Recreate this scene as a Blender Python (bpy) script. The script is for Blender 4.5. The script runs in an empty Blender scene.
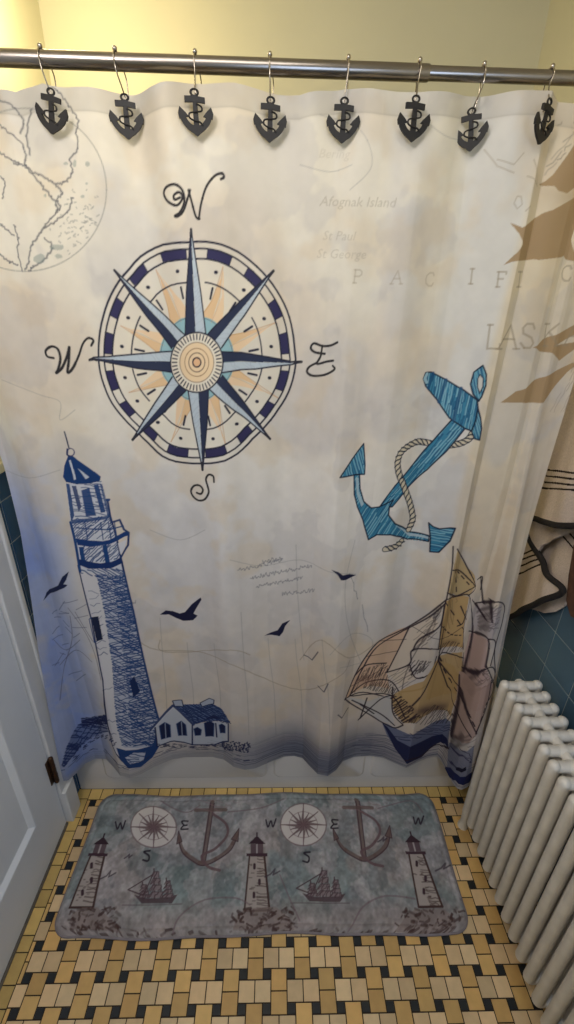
import bpy, bmesh, math, random
import numpy as np
from mathutils import Vector, Matrix
random.seed(7); RNG = np.random.default_rng(11)
SC = bpy.context.scene
COL = SC.collection
SC.view_settings.view_transform = 'Standard'
SC.view_settings.look = 'None'
SC.view_settings.exposure = 0.0

# ------------------------------------------------------------------ camera
CH = 1.60; FPX = 440.2; PITCH, ROLL, YAW = 0.42981, 0.021535, 0.028876
_F = np.array([math.sin(YAW)*math.cos(PITCH), math.cos(YAW)*math.cos(PITCH), -math.sin(PITCH)])
_R0 = np.array([math.cos(YAW), -math.sin(YAW), 0.0]); _U0 = np.cross(_R0, _F)
_R = math.cos(ROLL)*_R0 + math.sin(ROLL)*_U0
_U = -math.sin(ROLL)*_R0 + math.cos(ROLL)*_U0
cam = bpy.data.cameras.new('camera'); camo = bpy.data.objects.new('camera', cam); COL.objects.link(camo)
m = Matrix(((_R[0], _U[0], -_F[0], 0), (_R[1], _U[1], -_F[1], 0), (_R[2], _U[2], -_F[2], CH), (0, 0, 0, 1)))
camo.matrix_world = m
cam.sensor_fit = 'VERTICAL'; cam.sensor_height = 24.0; cam.lens = 24.0*FPX/1024.0
cam.clip_start = 0.02; cam.clip_end = 50
SC.camera = camo

def rays(P):
    P = np.asarray(P, float)
    return _F + ((P[:, 0]-287)/FPX)[:, None]*_R - ((P[:, 1]-512)/FPX)[:, None]*_U
def on_z(P, z):
    d = rays(P); t = (z-CH)/d[:, 2]
    return d*t[:, None] + [0, 0, CH]
def on_x(P, X):
    d = rays(P); t = X/d[:, 0]
    return d*t[:, None] + [0, 0, CH]

# ------------------------------------------------------------------ helpers
def s2l(c):
    c = np.asarray(c, float)/255.0
    return np.where(c <= 0.04045, c/12.92, ((c+0.055)/1.055)**2.4)
def lin(c): return tuple(float(v) for v in s2l(c)) + (1.0,)

def mat(name, color, rough=0.5, metal=0.0, noise=None, bump=None, spec=None, attr=None, transl=0.0, coat=0.0):
    M = bpy.data.materials.new(name); M.use_nodes = True
    nt = M.node_tree; N = nt.nodes; L = nt.links
    b = N['Principled BSDF']; out = N['Material Output']
    b.inputs['Base Color'].default_value = lin(color)
    b.inputs['Roughness'].default_value = rough
    b.inputs['Metallic'].default_value = metal
    if spec is not None: b.inputs['Specular IOR Level'].default_value = spec
    if coat: b.inputs['Coat Weight'].default_value = coat
    src = None
    tc = N.new('ShaderNodeTexCoord')
    if attr:
        a = N.new('ShaderNodeAttribute'); a.attribute_name = attr; src = a.outputs['Color']
        L.new(src, b.inputs['Base Color'])
    if noise:
        sc, amt = noise
        n = N.new('ShaderNodeTexNoise'); n.inputs['Scale'].default_value = sc; n.inputs['Detail'].default_value = 5
        L.new(tc.outputs['Object'], n.inputs['Vector'])
        mr = N.new('ShaderNodeMapRange'); mr.inputs['From Min'].default_value = .3; mr.inputs['From Max'].default_value = .7
        mr.inputs['To Min'].default_value = 1-amt; mr.inputs['To Max'].default_value = 1+amt*.6
        L.new(n.outputs['Fac'], mr.inputs['Value'])
        mx = N.new('ShaderNodeMix'); mx.data_type = 'RGBA'; mx.blend_type = 'MULTIPLY'; mx.inputs[0].default_value = 1
        mx.inputs[6].default_value = lin(color)
        if src: L.new(src, mx.inputs[6])
        L.new(mr.outputs['Result'], mx.inputs[7]); L.new(mx.outputs[2], b.inputs['Base Color']); src = mx.outputs[2]
    if bump:
        sc, st = bump
        n = N.new('ShaderNodeTexNoise'); n.inputs['Scale'].default_value = sc; n.inputs['Detail'].default_value = 3
        L.new(tc.outputs['Object'], n.inputs['Vector'])
        bp = N.new('ShaderNodeBump'); bp.inputs['Strength'].default_value = st; bp.inputs['Distance'].default_value = .002
        L.new(n.outputs['Fac'], bp.inputs['Height']); L.new(bp.outputs['Normal'], b.inputs['Normal'])
    if transl:
        t = N.new('ShaderNodeBsdfTranslucent'); ms = N.new('ShaderNodeMixShader'); ms.inputs[0].default_value = transl
        t.inputs['Color'].default_value = lin(color)
        if src: L.new(src, t.inputs['Color'])
        L.new(b.outputs[0], ms.inputs[1]); L.new(t.outputs[0], ms.inputs[2]); L.new(ms.outputs[0], out.inputs['Surface'])
    return M

def link(name, me, material, parent=None, smooth=False, loc=None):
    o = bpy.data.objects.new(name, me); COL.objects.link(o)
    if material: me.materials.append(material)
    if parent: o.parent = parent
    if loc is not None: o.location = loc
    if smooth:
        me.polygons.foreach_set('use_smooth', [True]*len(me.polygons))
    return o
def obj(name, bm, material, parent=None, smooth=False, loc=None, sharp=None):
    me = bpy.data.meshes.new(name)
    bmesh.ops.recalc_face_normals(bm, faces=bm.faces)
    bm.to_mesh(me); bm.free()
    o = link(name, me, material, parent, smooth, loc)
    if sharp: me.set_sharp_from_angle(angle=math.radians(sharp))
    return o
def tag(o, label=None, cat=None, group=None, kind=None):
    if label: o['label'] = label
    if cat: o['category'] = cat
    if group: o['group'] = group
    if kind: o['kind'] = kind
    return o
def empty(name, loc, label, cat, group=None):
    o = bpy.data.objects.new(name, None); COL.objects.link(o); o.location = loc; o.empty_display_size = .05
    return tag(o, label, cat, group)
def box(bm, x0, x1, y0, y1, z0, z1, bev=0):
    r = bmesh.ops.create_cube(bm, size=1)
    vs = r['verts']
    for v in vs:
        v.co = Vector((x0+(v.co.x+.5)*(x1-x0), y0+(v.co.y+.5)*(y1-y0), z0+(v.co.z+.5)*(z1-z0)))
    if bev:
        es = list({e for v in vs for e in v.link_edges})
        bmesh.ops.bevel(bm, geom=es, offset=bev, segments=2, profile=.5, affect='EDGES')
def frame_for(d):
    d = Vector(d).normalized(); a = Vector((0, 0, 1)) if abs(d.z) < .9 else Vector((1, 0, 0))
    u = d.cross(a).normalized(); return u, d.cross(u).normalized(), d
def revolve_axis(bm, p0, p1, prof, seg=16):
    """prof: list of (t along p0->p1 in metres, radius)"""
    p0 = Vector(p0); u, v, d = frame_for(Vector(p1)-p0)
    rings = []
    for t, r in prof:
        c = p0+d*t
        if r < 1e-6: rings.append([bm.verts.new(c)]); continue
        rings.append([bm.verts.new(c+(u*math.cos(2*math.pi*k/seg)+v*math.sin(2*math.pi*k/seg))*r) for k in range(seg)])
    for a, b in zip(rings, rings[1:]):
        for k in range(seg):
            k2 = (k+1) % seg
            if len(a) == 1 and len(b) == 1: continue
            if len(a) == 1: bm.faces.new((a[0], b[k], b[k2]))
            elif len(b) == 1: bm.faces.new((a[k], b[0], a[k2]))
            else: bm.faces.new((a[k], b[k], b[k2], a[k2]))
def capsule(bm, p0, p1, r, seg=16, n=5, cap=1.0):
    L = (Vector(p1)-Vector(p0)).length
    prof = [(-r*cap*math.cos(math.pi/2*k/n), r*math.sin(math.pi/2*k/n)) for k in range(n+1)]
    prof += [(L+r*cap*math.sin(math.pi/2*k/n), r*math.cos(math.pi/2*k/n) if k < n else 0) for k in range(n+1)]
    prof[0] = (-r*cap, 0)
    revolve_axis(bm, p0, p1, prof, seg)
def ball(bm, c, rx, ry, rz, seg=14, rings=9):
    r = bmesh.ops.create_uvsphere(bm, u_segments=seg, v_segments=rings, radius=1)
    for v in r['verts']: v.co = Vector((c[0]+v.co.x*rx, c[1]+v.co.y*ry, c[2]+v.co.z*rz))
def tube(bm, pts, r, seg=8, closed=False):
    pts = [Vector(p) for p in pts]; n = len(pts); rings = []
    rr = r if hasattr(r, '__len__') else [r]*n
    up = None
    for i, p in enumerate(pts):
        if closed: t = pts[(i+1) % n]-pts[i-1]
        else: t = pts[min(i+1, n-1)]-pts[max(i-1, 0)]
        t.normalize()
        if up is None: u, v, _ = frame_for(t)
        else:
            u = (up - t*up.dot(t)).normalized(); v = t.cross(u)
        up = u
        rings.append([bm.verts.new(p+(u*math.cos(2*math.pi*k/seg)+v*math.sin(2*math.pi*k/seg))*rr[i]) for k in range(seg)])
    for i in range(n if closed else n-1):
        a, b = rings[i], rings[(i+1) % n]
        for k in range(seg):
            bm.faces.new((a[k], b[k], b[(k+1) % seg], a[(k+1) % seg]))
    if not closed:
        bm.faces.new(rings[0][::-1]); bm.faces.new(rings[-1])
def smooth_path(P, n=10, closed=False):
    P = np.asarray(P, float); m = len(P); out = []
    rng = range(m) if closed else range(m-1)
    for i in rng:
        if closed: a, b, c, d = P[i-1], P[i], P[(i+1) % m], P[(i+2) % m]
        else: a, b, c, d = P[max(i-1, 0)], P[i], P[i+1], P[min(i+2, m-1)]
        for k in range(n):
            t = k/n
            out.append(.5*((2*b)+(-a+c)*t+(2*a-5*b+4*c-d)*t*t+(-a+3*b-3*c+d)*t**3))
    if not closed: out.append(P[-1])
    return np.array(out)
def prism(bm, pts, y0, y1):
    """extrude a 2-D outline (x,z) between y0 and y1"""
    a = [bm.verts.new((p[0], y0, p[1])) for p in pts]; b = [bm.verts.new((p[0], y1, p[1])) for p in pts]
    n = len(pts)
    bm.faces.new(a); bm.faces.new(b[::-1])
    for k in range(n): bm.faces.new((a[k], b[k], b[(k+1) % n], a[(k+1) % n]))

def vnoise(shape, cell, oct=3):
    H, W = shape; out = np.zeros(shape); amp = 1; tot = 0
    for o in range(oct):
        c = max(cell/2**o, 2); gh, gw = int(H/c)+3, int(W/c)+3
        g = RNG.random((gh, gw)); y = np.arange(H)/c; x = np.arange(W)/c
        yi = y.astype(int); xi = x.astype(int); fy = y-yi; fx = x-xi
        fy = fy*fy*(3-2*fy); fx = fx*fx*(3-2*fx)
        A = g[yi][:, xi]; B = g[yi][:, xi+1]; C_ = g[yi+1][:, xi]; D = g[yi+1][:, xi+1]
        out += amp*((A*(1-fx)+B*fx)*(1-fy)[:, None]+(C_*(1-fx)+D*fx)*fy[:, None]); tot += amp; amp *= .5
    return out/tot

# ------------------------------------------------------------------ a small painter for printed fabric (chart in metres)
class Print:
    def __init__(s, x0, x1, y0, y1, res, chart):
        s.x0, s.y0, s.res = x0, y0, res
        s.W = int(round((x1-x0)/res))+1; s.H = int(round((y1-y0)/res))+1
        s.img = np.ones((s.H, s.W, 3)); s.chart = chart; s.z = 1.0; s.o = (0, 0)
    def at(s, z, ox, oy): s.z, s.o = z, (ox, oy); return s      # coordinates given in a magnified detail of the photograph
    def P(s, pts):
        P = np.asarray(pts, float).reshape(-1, 2)/s.z + s.o
        Q, sc = s.chart(P)
        return (Q-[s.x0, s.y0])/s.res, sc/s.res
    def _blend(s, xa, xb, ya, yb, cov, col, alpha):
        c = (np.clip(cov, 0, 1)*alpha)[..., None]
        s.img[ya:yb, xa:xb] = s.img[ya:yb, xa:xb]*(1-c)+s2l(col)*c
    def stroke_c(s, Q, w, col, alpha=1.0):
        """Q chart-cell coordinates, w cell widths (array)"""
        n = len(Q)
        if n < 2: return
        w = np.broadcast_to(w, (n,))
        for i0 in range(0, n-1, 8):
            seg = Q[i0:i0+9]; ww = w[i0:i0+9]; mw = ww.max()/2+1.5
            xa = max(int(seg[:, 0].min()-mw), 0); xb = min(int(seg[:, 0].max()+mw)+2, s.W)
            ya = max(int(seg[:, 1].min()-mw), 0); yb = min(int(seg[:, 1].max()+mw)+2, s.H)
            if xa >= xb or ya >= yb: continue
            Y, X = np.mgrid[ya:yb, xa:xb]; cov = np.zeros(X.shape)
            for k in range(len(seg)-1):
                ax, ay = seg[k]; dx, dy = seg[k+1]-seg[k]; L = dx*dx+dy*dy+1e-9
                t = np.clip(((X-ax)*dx+(Y-ay)*dy)/L, 0, 1)
                d = np.hypot(X-ax-t*dx, Y-ay-t*dy); hw = (ww[k]*(1-t)+ww[k+1]*t)/2
                cv = np.where(hw > .5, np.clip(hw-d+.5, 0, 1), np.clip(1-d, 0, 1)*hw*2)
                cov = np.maximum(cov, cv)
            s._blend(xa, xb, ya, yb, cov, col, alpha)
    def line(s, pts, w, col, alpha=1.0, curve=False, closed=False, taper=False):
        pts = np.asarray(pts, float)
        if curve: pts = smooth_path(pts, 6, closed)
        if closed: pts = np.vstack([pts, pts[:1]])
        Q, sc = s.P(pts); w = w*sc
        if taper: w = w*(.25+.75*np.sin(np.linspace(.15, math.pi-.15, len(w))))
        s.stroke_c(Q, w, col, alpha)
    def fill(s, pts, col, alpha=1.0, edge=None, ew=1.0, curve=False):
        pts = np.asarray(pts, float)
        if curve: pts = smooth_path(pts, 5, True)
        Q, sc = s.P(pts); s.fill_c(Q, col, alpha)
        if edge is not None:
            s.stroke_c(np.vstack([Q, Q[:1]]), ew*np.append(sc, sc[0]), edge)
    def fill_c(s, Q, col, alpha=1.0):
        xa = max(int(Q[:, 0].min())-1, 0); xb = min(int(Q[:, 0].max())+3, s.W)
        ya = max(int(Q[:, 1].min())-1, 0); yb = min(int(Q[:, 1].max())+3, s.H)
        if xa >= xb or ya >= yb: return
        cov = np.zeros((yb-ya, xb-xa))
        for sx, sy in ((-.25, -.25), (.25, -.25), (-.25, .25), (.25, .25)):
            Y, X = np.mgrid[ya:yb, xa:xb]; X = X+sx; Y = Y+sy; ins = np.zeros(X.shape, bool)
            n = len(Q)
            for k in range(n):
                x1, y1 = Q[k]; x2, y2 = Q[(k+1) % n]
                if y1 == y2: continue
                ins ^= ((y1 > Y) != (y2 > Y)) & (X < (x2-x1)*(Y-y1)/(y2-y1)+x1)
            cov += ins*.25
        s._blend(xa, xb, ya, yb, cov, col, alpha)
    def blob(s, cx, cy, rx, ry, col, alpha):
        Q, sc = s.P([(cx, cy), (cx+rx, cy), (cx, cy+ry)])
        a = abs(Q[1]-Q[0]).max(); b = abs(Q[2]-Q[0]).max(); x, y = Q[0]
        xa, xb = max(int(x-3*a), 0), min(int(x+3*a)+1, s.W); ya, yb = max(int(y-3*b), 0), min(int(y+3*b)+1, s.H)
        if xa >= xb or ya >= yb: return
        Y, X = np.mgrid[ya:yb, xa:xb]
        s._blend(xa, xb, ya, yb, np.exp(-((X-x)/a)**2-((Y-y)/b)**2), col, alpha)
    def hatch(s, poly, ang, gap, w, col, alpha=1.0, brk=.25, jit=.25, wob=.4):
        """pen strokes clipped to a polygon (photo coordinates)"""
        poly = np.asarray(poly, float); c, sn = math.cos(ang), math.sin(ang)
        R = np.array([[c, sn], [-sn, c]]); T = poly@R.T
        y = T[:, 1].min()+gap*.5
        while y < T[:, 1].max():
            xs = []; n = len(T); yy = y+random.uniform(-jit, jit)*gap
            for k in range(n):
                (x1, y1), (x2, y2) = T[k], T[(k+1) % n]
                if (y1 > yy) != (y2 > yy): xs.append((x2-x1)*(yy-y1)/(y2-y1)+x1)
            xs.sort()
            for a, b in zip(xs[::2], xs[1::2]):
                x = a
                while x < b:
                    L = random.uniform(.5, 1.5)*gap*7; e = min(b, x+L)
                    if random.random() > brk and e-x > gap*.5:
                        k = np.linspace(x, e, 4)
                        pts = np.stack([k, yy+np.random.default_rng(random.randrange(9999)).uniform(-wob, wob, 4)*gap], -1)@R
                        s.line(pts, w*random.uniform(.7, 1.2), col, alpha)
                    x = e+gap*random.uniform(.2, 1.0)
            y += gap
    def scribble(s, x, y, L, amp, w, col, alpha, slope=0.0):
        n = int(L/amp*2.2); t = np.linspace(0, 1, max(n, 4))
        p = np.stack([x+t*L+RNG.uniform(-.3, .3, len(t))*amp, y+slope*t*L+RNG.uniform(-1, 1, len(t))*amp], -1)
        s.line(p, w, col, alpha, curve=True)

def sheet(name, X, Y, Z, rgb, material, parent=None):
    H, W = X.shape; me = bpy.data.meshes.new(name)
    co = np.stack([X, Y, Z], -1).reshape(-1, 3).astype(np.float32)
    i = (np.arange(H-1)[:, None]*W+np.arange(W-1)[None]).ravel()
    q = np.stack([i, i+1, i+W+1, i+W], -1).astype(np.int32)
    me.vertices.add(len(co)); me.vertices.foreach_set('co', co.ravel())
    me.loops.add(q.size); me.loops.foreach_set('vertex_index', q.ravel())
    me.polygons.add(len(q)); me.polygons.foreach_set('loop_start', np.arange(0, q.size, 4, dtype=np.int32))
    me.polygons.foreach_set('use_smooth', np.ones(len(q), bool))
    a = me.color_attributes.new('print', 'FLOAT_COLOR', 'POINT')
    rgba = np.ones((len(co), 4), np.float32); rgba[:, :3] = rgb.reshape(-1, 3)
    a.data.foreach_set('color', rgba.ravel())
    me.update(calc_edges=True); me.validate()
    return link(name, me, material, parent)

# ------------------------------------------------------------------ room
XL, XR, YT, YB, YF, ZC = -.705, .80, 1.052, 1.80, -1.30, 2.45
M_plaster = mat('cream_plaster', (206, 201, 172), .8, noise=(3, .04), bump=(60, .1))
M_ceil = mat('ceiling_paint', (226, 220, 198), .85, noise=(2, .03))
M_grout = mat('floor_grout', (46, 36, 26), .9, noise=(30, .2))
M_ftile = mat('floor_tile', (200, 160, 90), .38, attr='print', noise=(40, .08), bump=(90, .08))
M_wtile = mat('wall_tile', (58, 92, 112), .22, attr='print', noise=(6, .1))
M_wgrout = mat('wall_grout', (142, 154, 156), .8)
M_white = mat('white_gloss_paint', (214, 218, 224), .35, noise=(5, .04), bump=(40, .06))
M_casing = mat('casing_paint', (205, 206, 208), .4, noise=(8, .06))
M_enamel = mat('white_enamel', (205, 200, 196), .22, noise=(4, .05), coat=.3)
M_sill = mat('stone_threshold', (86, 80, 72), .6, noise=(40, .25))

def tiles(bm, rects, O, U, V, N, cols, gap, lift=.0015, cham=.0008):
    """raised chamfered tiles; rects (u0,u1,v0,v1) on plane O + u U + v V"""
    lay = bm.verts.layers.float_color.get('print') or bm.verts.layers.float_color.new('print')
    O, U, V, N = map(Vector, (O, U, V, N)); g = gap/2
    for (u0, u1, v0, v1), c in zip(rects, cols):
        if u1-u0 < gap*2.2 or v1-v0 < gap*2.2: continue
        lo = [(u0+g, v0+g), (u1-g, v0+g), (u1-g, v1-g), (u0+g, v1-g)]
        h = cham; hi = [(u0+g+h, v0+g+h), (u1-g-h, v0+g+h), (u1-g-h, v1-g-h), (u0+g+h, v1-g-h)]
        A = [bm.verts.new(O+U*a+V*b) for a, b in lo]; B = [bm.verts.new(O+U*a+V*b+N*lift) for a, b in hi]
        for v in A+B: v[lay] = (*c, 1)
        bm.faces.new(B).material_index = 1
        for k in range(4): bm.faces.new((A[k], A[(k+1) % 4], B[(k+1) % 4], B[k])).material_index = 1
def quad(bm, pts, mi=0):
    f = bm.faces.new([bm.verts.new(p) for p in pts]); f.material_index = mi; return f
def struct(name, bm, mats, parent=None, recalc=False):
    me = bpy.data.meshes.new(name)
    if recalc: bmesh.ops.recalc_face_normals(bm, faces=bm.faces)
    bm.to_mesh(me); bm.free()
    for k in mats: me.materials.append(k)
    o = bpy.data.objects.new(name, me); COL.objects.link(o)
    if parent: o.parent = parent
    else: o['kind'] = 'structure'
    return o

# floor: interlocking cream, ochre and black tiles
A_, R_ = .06275, .0643; TX0, TY0 = -.638, 1.0008
b_ = A_/3; c_ = .0214; h_ = (R_+c_)/2
rects, cols = [], []
def addt(u0, u1, v0, v1, kind):
    lim = (XL+.045, XR, YF, 1.0125)
    u0, u1, v0, v1 = max(u0, lim[0]), min(u1, lim[1]), max(v0, lim[2]), min(v1, lim[3])
    if u1-u0 < .005 or v1-v0 < .005: return
    base = {'k': (26, 32, 38), 'y': (208, 168, 104), 'p': (216, 186, 142)}[kind]
    f = random.uniform(.9, 1.06); g = random.uniform(-.03, .03)
    rects.append((u0, u1, v0, v1)); cols.append(tuple(float(q) for q in s2l(np.clip(np.array(base)*f*np.array([1, 1+g*.5, 1+g]), 0, 255))))
for j in range(-1, 38):
    Yj = TY0-R_*j
    for i in range(-2, 26):
        Xi = TX0+A_*i
        addt(Xi-b_/2, Xi+b_/2, Yj-c_/2, Yj+c_/2, 'k')
        if (i+j) % 2: addt(Xi+b_/2, Xi+A_-b_/2, Yj+c_/2-h_, Yj+c_/2, 'y')
        else:
            addt(Xi+b_/2, Xi+A_-b_/2, Yj-c_/2, Yj-c_/2+h_, 'y')
            m_ = Xi+A_/2
            addt(Xi-b_/2, m_, Yj-R_+c_/2, Yj-c_/2, 'p'); addt(m_, Xi+A_+b_/2, Yj-R_+c_/2, Yj-c_/2, 'p')
x = XL+.045; k = 0
while x < XR:
    w_ = [.042, .042, .033, .042, .046][k % 5]; rects.append((x, min(x+w_, XR), 1.0125, YT)); k += 1
    cols.append(tuple(float(q) for q in s2l(np.array((206, 174, 106))*random.uniform(.88, 1.05)))); x += w_
y = YT; k = 0
while y > YF:
    w_ = [.036, .064, .043, .064][k % 4]; rects.append((XL, XL+.045, max(y-w_, YF), y)); k += 1
    cols.append(tuple(float(q) for q in s2l(np.array((202, 170, 102))*random.uniform(.85, 1.05)))); y -= w_
bm = bmesh.new()
tiles(bm, rects, (0, 0, -.0012), (1, 0, 0), (0, 1, 0), (0, 0, 1), cols, .0022, .0012, .0006)
quad(bm, [(XL, YF, -.001), (XR, YF, -.001), (XR, YB, -.001), (XL, YB, -.001)])
struct('floor', bm, [M_grout, M_ftile])

# walls
def wall_tiles(X, N, y0, y1, z1, py, pz, col, bm, pitch=.1185):
    rs, cs = [], []
    j0 = math.floor((y0-py)/pitch); k0 = math.floor((0-pz)/pitch)
    for j in range(j0, int((y1-py)/pitch)+2):
        for k in range(k0, int((z1-pz)/pitch)+2):
            u0, u1 = max(py+j*pitch, y0), min(py+(j+1)*pitch, y1); v0, v1 = max(pz+k*pitch, 0), min(pz+(k+1)*pitch, z1)
            if u1-u0 > .004 and v1-v0 > .004:
                rs.append((u0, u1, v0, v1)); cs.append(tuple(float(q) for q in s2l(np.array(col)*random.uniform(.9, 1.08))))
    tiles(bm, rs, (X, 0, 0), (0, 1, 0), (0, 0, 1), N, cs, .0034, .0014, .0008)
bm = bmesh.new()
wall_tiles(XR-.0006, (-1, 0, 0), YF, YB, 1.21, .979, .664, (74, 102, 122), bm)
quad(bm, [(XR, YF, -.01), (XR, YF, 1.21), (XR, YB, 1.21), (XR, YB, -.01)])
quad(bm, [(XR, YF, 1.21), (XR, YF, ZC), (XR, YB, ZC), (XR, YB, 1.21)], 2)
box(bm, XR-.012, XR, YF, YB, 1.21, 1.235, .003)
for f in bm.faces:
    if f.calc_center_median().z > 1.205 and f.material_index == 0 and f.calc_area() < .5 and abs(f.calc_center_median().z-1.222) < .02: f.material_index = 2
struct('wall_right', bm, [M_wgrout, M_wtile, M_plaster])
bm = bmesh.new()   # left wall with the doorway cut out of it (doorway y .16 - .935, z 0 - 2.02)
DY0, DY1, DZ = .155, .937, 2.03
wall_tiles(XL+.0006, (1, 0, 0), DY1+.058, YB, 1.21, 1.05, .664, (36, 76, 112), bm)
for (y0, y1, z0, z1, mi) in ((DY1, YB, -.01, 1.21, 0), (DY1, YB, 1.21, ZC, 2), (DY0, DY1, DZ, ZC, 2), (YF, DY0, -.01, ZC, 2)):
    quad(bm, [(XL, y0, z0), (XL, y1, z0), (XL, y1, z1), (XL, y0, z1)], mi)
n0 = len(bm.faces); box(bm, XL, XL+.012, DY1+.09, YB, 1.21, 1.235, .003)
bm.faces.ensure_lookup_table()
for f in list(bm.faces)[n0:]: f.material_index = 2
struct('wall_left', bm, [M_wgrout, M_wtile, M_plaster])
bm = bmesh.new(); quad(bm, [(XL, YB, -.01), (XR, YB, -.01), (XR, YB, ZC), (XL, YB, ZC)]); struct('wall_back', bm, [M_plaster])
bm = bmesh.new(); quad(bm, [(XL, YF, -.01), (XL, YF, ZC), (XR, YF, ZC), (XR, YF, -.01)]); struct('wall_front', bm, [M_plaster])
bm = bmesh.new(); quad(bm, [(XL, YF, ZC), (XL, YB, ZC), (XR, YB, ZC), (XR, YF, ZC)]); struct('ceiling', bm, [M_ceil])

# door leaf in the left wall: stile and rail frame round sunk panels with bevelled moulding
bm = bmesh.new()
xf = XL+.006; ys0, ys1 = DY0+.003, DY1-.004
st = .118; mid = (ys0+ys1)/2
pan = [(ys0+st, mid-.05, .195, .78), (mid+.05, ys1-st, .195, .78), (ys0+st, mid-.05, .98, 1.88), (mid+.05, ys1-st, .98, 1.88)]
pan = [(ys0+st, ys1-st, .195, .80), (ys0+st, ys1-st, .96, 1.88)]
def ring(y0, y1, z0, z1, Y0, Y1, Z0, Z1, xa, xb):
    o = [(xa, Y0, Z0), (xa, Y1, Z0), (xa, Y1, Z1), (xa, Y0, Z1)]; i = [(xb, y0, z0), (xb, y1, z0), (xb, y1, z1), (xb, y0, z1)]
    for k in range(4): quad(bm, [o[k], o[(k+1) % 4], i[(k+1) % 4], i[k]])
for (y0, y1, z0, z1) in pan:
    ring(y0+.004, y1-.004, z0+.004, z1-.004, y0, y1, z0, z1, xf, xf+.003)
    ring(y0+.010, y1-.010, z0+.010, z1-.010, y0+.004, y1-.004, z0+.004, z1-.004, xf+.003, xf+.002)
    ring(y0+.022, y1-.022, z0+.022, z1-.022, y0+.010, y1-.010, z0+.010, z1-.010, xf+.002, xf-.010)
    quad(bm, [(xf-.010, y0+.022, z0+.022), (xf-.010, y1-.022, z0+.022), (xf-.010, y1-.022, z1-.022), (xf-.010, y0+.022, z1-.022)])
for (y0, y1, z0, z1) in ((ys0, ys0+st, .008, DZ-.004), (ys1-st, ys1, .008, DZ-.004), (ys0+st, ys1-st, .008, pan[0][2]),
                         (ys0+st, ys1-st, pan[0][3], pan[1][2]), (ys0+st, ys1-st, pan[1][3], DZ-.004)):
    quad(bm, [(xf, y0, z0), (xf, y1, z0), (xf, y1, z1), (xf, y0, z1)])
quad(bm, [(xf, ys1, .008), (xf-.035, ys1, .008), (xf-.035, ys1, DZ), (xf, ys1, DZ)])
quad(bm, [(xf, ys0, .008), (xf-.035, ys0, .008), (xf-.035, ys1, .008), (xf, ys1, .008)])
quad(bm, [(xf-.035, ys0, .008), (xf-.035, ys1, .008), (xf-.035, ys1, DZ), (xf-.035, ys0, DZ)])
door = struct('door_1', bm, [M_white], recalc=False)
M_brown = mat('old_bronze', (74, 52, 38), .45, .7, noise=(60, .3))
for zc in (.27, 1.75):
    bm = bmesh.new()
    capsule(bm, (xf+.009, ys1+.002, zc-.052), (xf+.009, ys1+.002, zc+.052), .0075, 12)
    for q in (-.02, .02): revolve_axis(bm, (xf+.009, ys1+.002, zc+q-.001), (xf+.009, ys1+.002, zc+q+.001), [(0, 0), (0, .0082), (.002, .0082), (.002, 0)], 12)
    box(bm, xf-.001, xf+.003, ys1-.016, ys1+.014, zc-.05, zc+.05, .0008)
    h = obj('hinge', bm, M_brown, door, True, sharp=40); h['label'] = 'aged brown metal hinge'
bm = bmesh.new()
ball(bm, (xf+.05, ys0+.06, .95), .026, .028, .028); revolve_axis(bm, (xf, ys0+.06, .95), (xf+.05, ys0+.06, .95), [(0, 0), (0, .026), (.006, .024), (.008, .01), (.05, .01)], 16)
obj('door_handle', bm, M_brown, door, True, sharp=40)
# casing round the doorway
bm = bmesh.new()
cw = .066
cw = .076
def cas(y0, y1, z0, z1): box(bm, XL, XL+.016, y0, y1, z0, z1, .003)
cas(DY1, DY1+cw, .15, DZ+cw); cas(DY0-cw, DY0, 0, DZ+cw); cas(DY0, DY1, DZ, DZ+cw)
box(bm, XL, XL+.022, DY1+cw-.018, DY1+cw, .15, DZ+cw, .004)
box(bm, XL, XL+.028, DY1+.001, DY1+.060, 0, .15, .003)
struct('trim_1', bm, [M_casing], recalc=True)
bm = bmesh.new(); box(bm, XL-.06, XL+.012, DY0, DY1-.002, -.004, .006, .002); struct('trim_2', bm, [M_sill], recalc=True)

# ------------------------------------------------------------------ bathtub
tub = empty('bathtub', ((XL+XR)/2, 1.42, 0), 'white enamel bathtub behind the nautical shower curtain, only its front apron showing', 'bathtub')
tx, ty = tub.location.x, tub.location.y
def T(x, y, z): return (x-tx, y-ty, z)
bm = bmesh.new(); zr = .40; x0, x1, y0, y1 = XL+.003, XR-.003, YT, YB-.003
o = [(x0, y0), (x1, y0), (x1, y1), (x0, y1)]
def rrect(x0, x1, y0, y1, r, n=6):
    out = []
    for cx, cy, a0 in ((x1-r, y1-r, 0), (x0+r, y1-r, 90), (x0+r, y0+r, 180), (x1-r, y0+r, 270)):
        for k in range(n+1):
            a = math.radians(a0+90*k/n); out.append((cx+r*math.cos(a), cy+r*math.sin(a)))
    return out
levels = [(0, 0, .0, .006), (0, 0, zr-.015, .006), (-.004, -.004, zr-.004, .01), (-.012, -.012, zr, .02), (-.075, -.06, zr, .12), (-.10, -.075, zr-.02, .13), (-.17, -.13, .10, .16), (-.24, -.18, .07, .12)]
rings = []
for dx, dy, z, r in levels:
    rings.append([bm.verts.new(T(px, py, z)) for px, py in rrect(x0-dx, x1+dx, y0-dy, y1+dy, r)])
for a, b in zip(rings, rings[1:]):
    for k in range(len(a)): bm.faces.new((a[k], a[(k+1) % len(a)], b[(k+1) % len(a)], b[k]))
bm.faces.new(rings[-1])
obj('tub_shell', bm, M_enamel, tub, True, sharp=35)
bm = bmesh.new()
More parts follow.
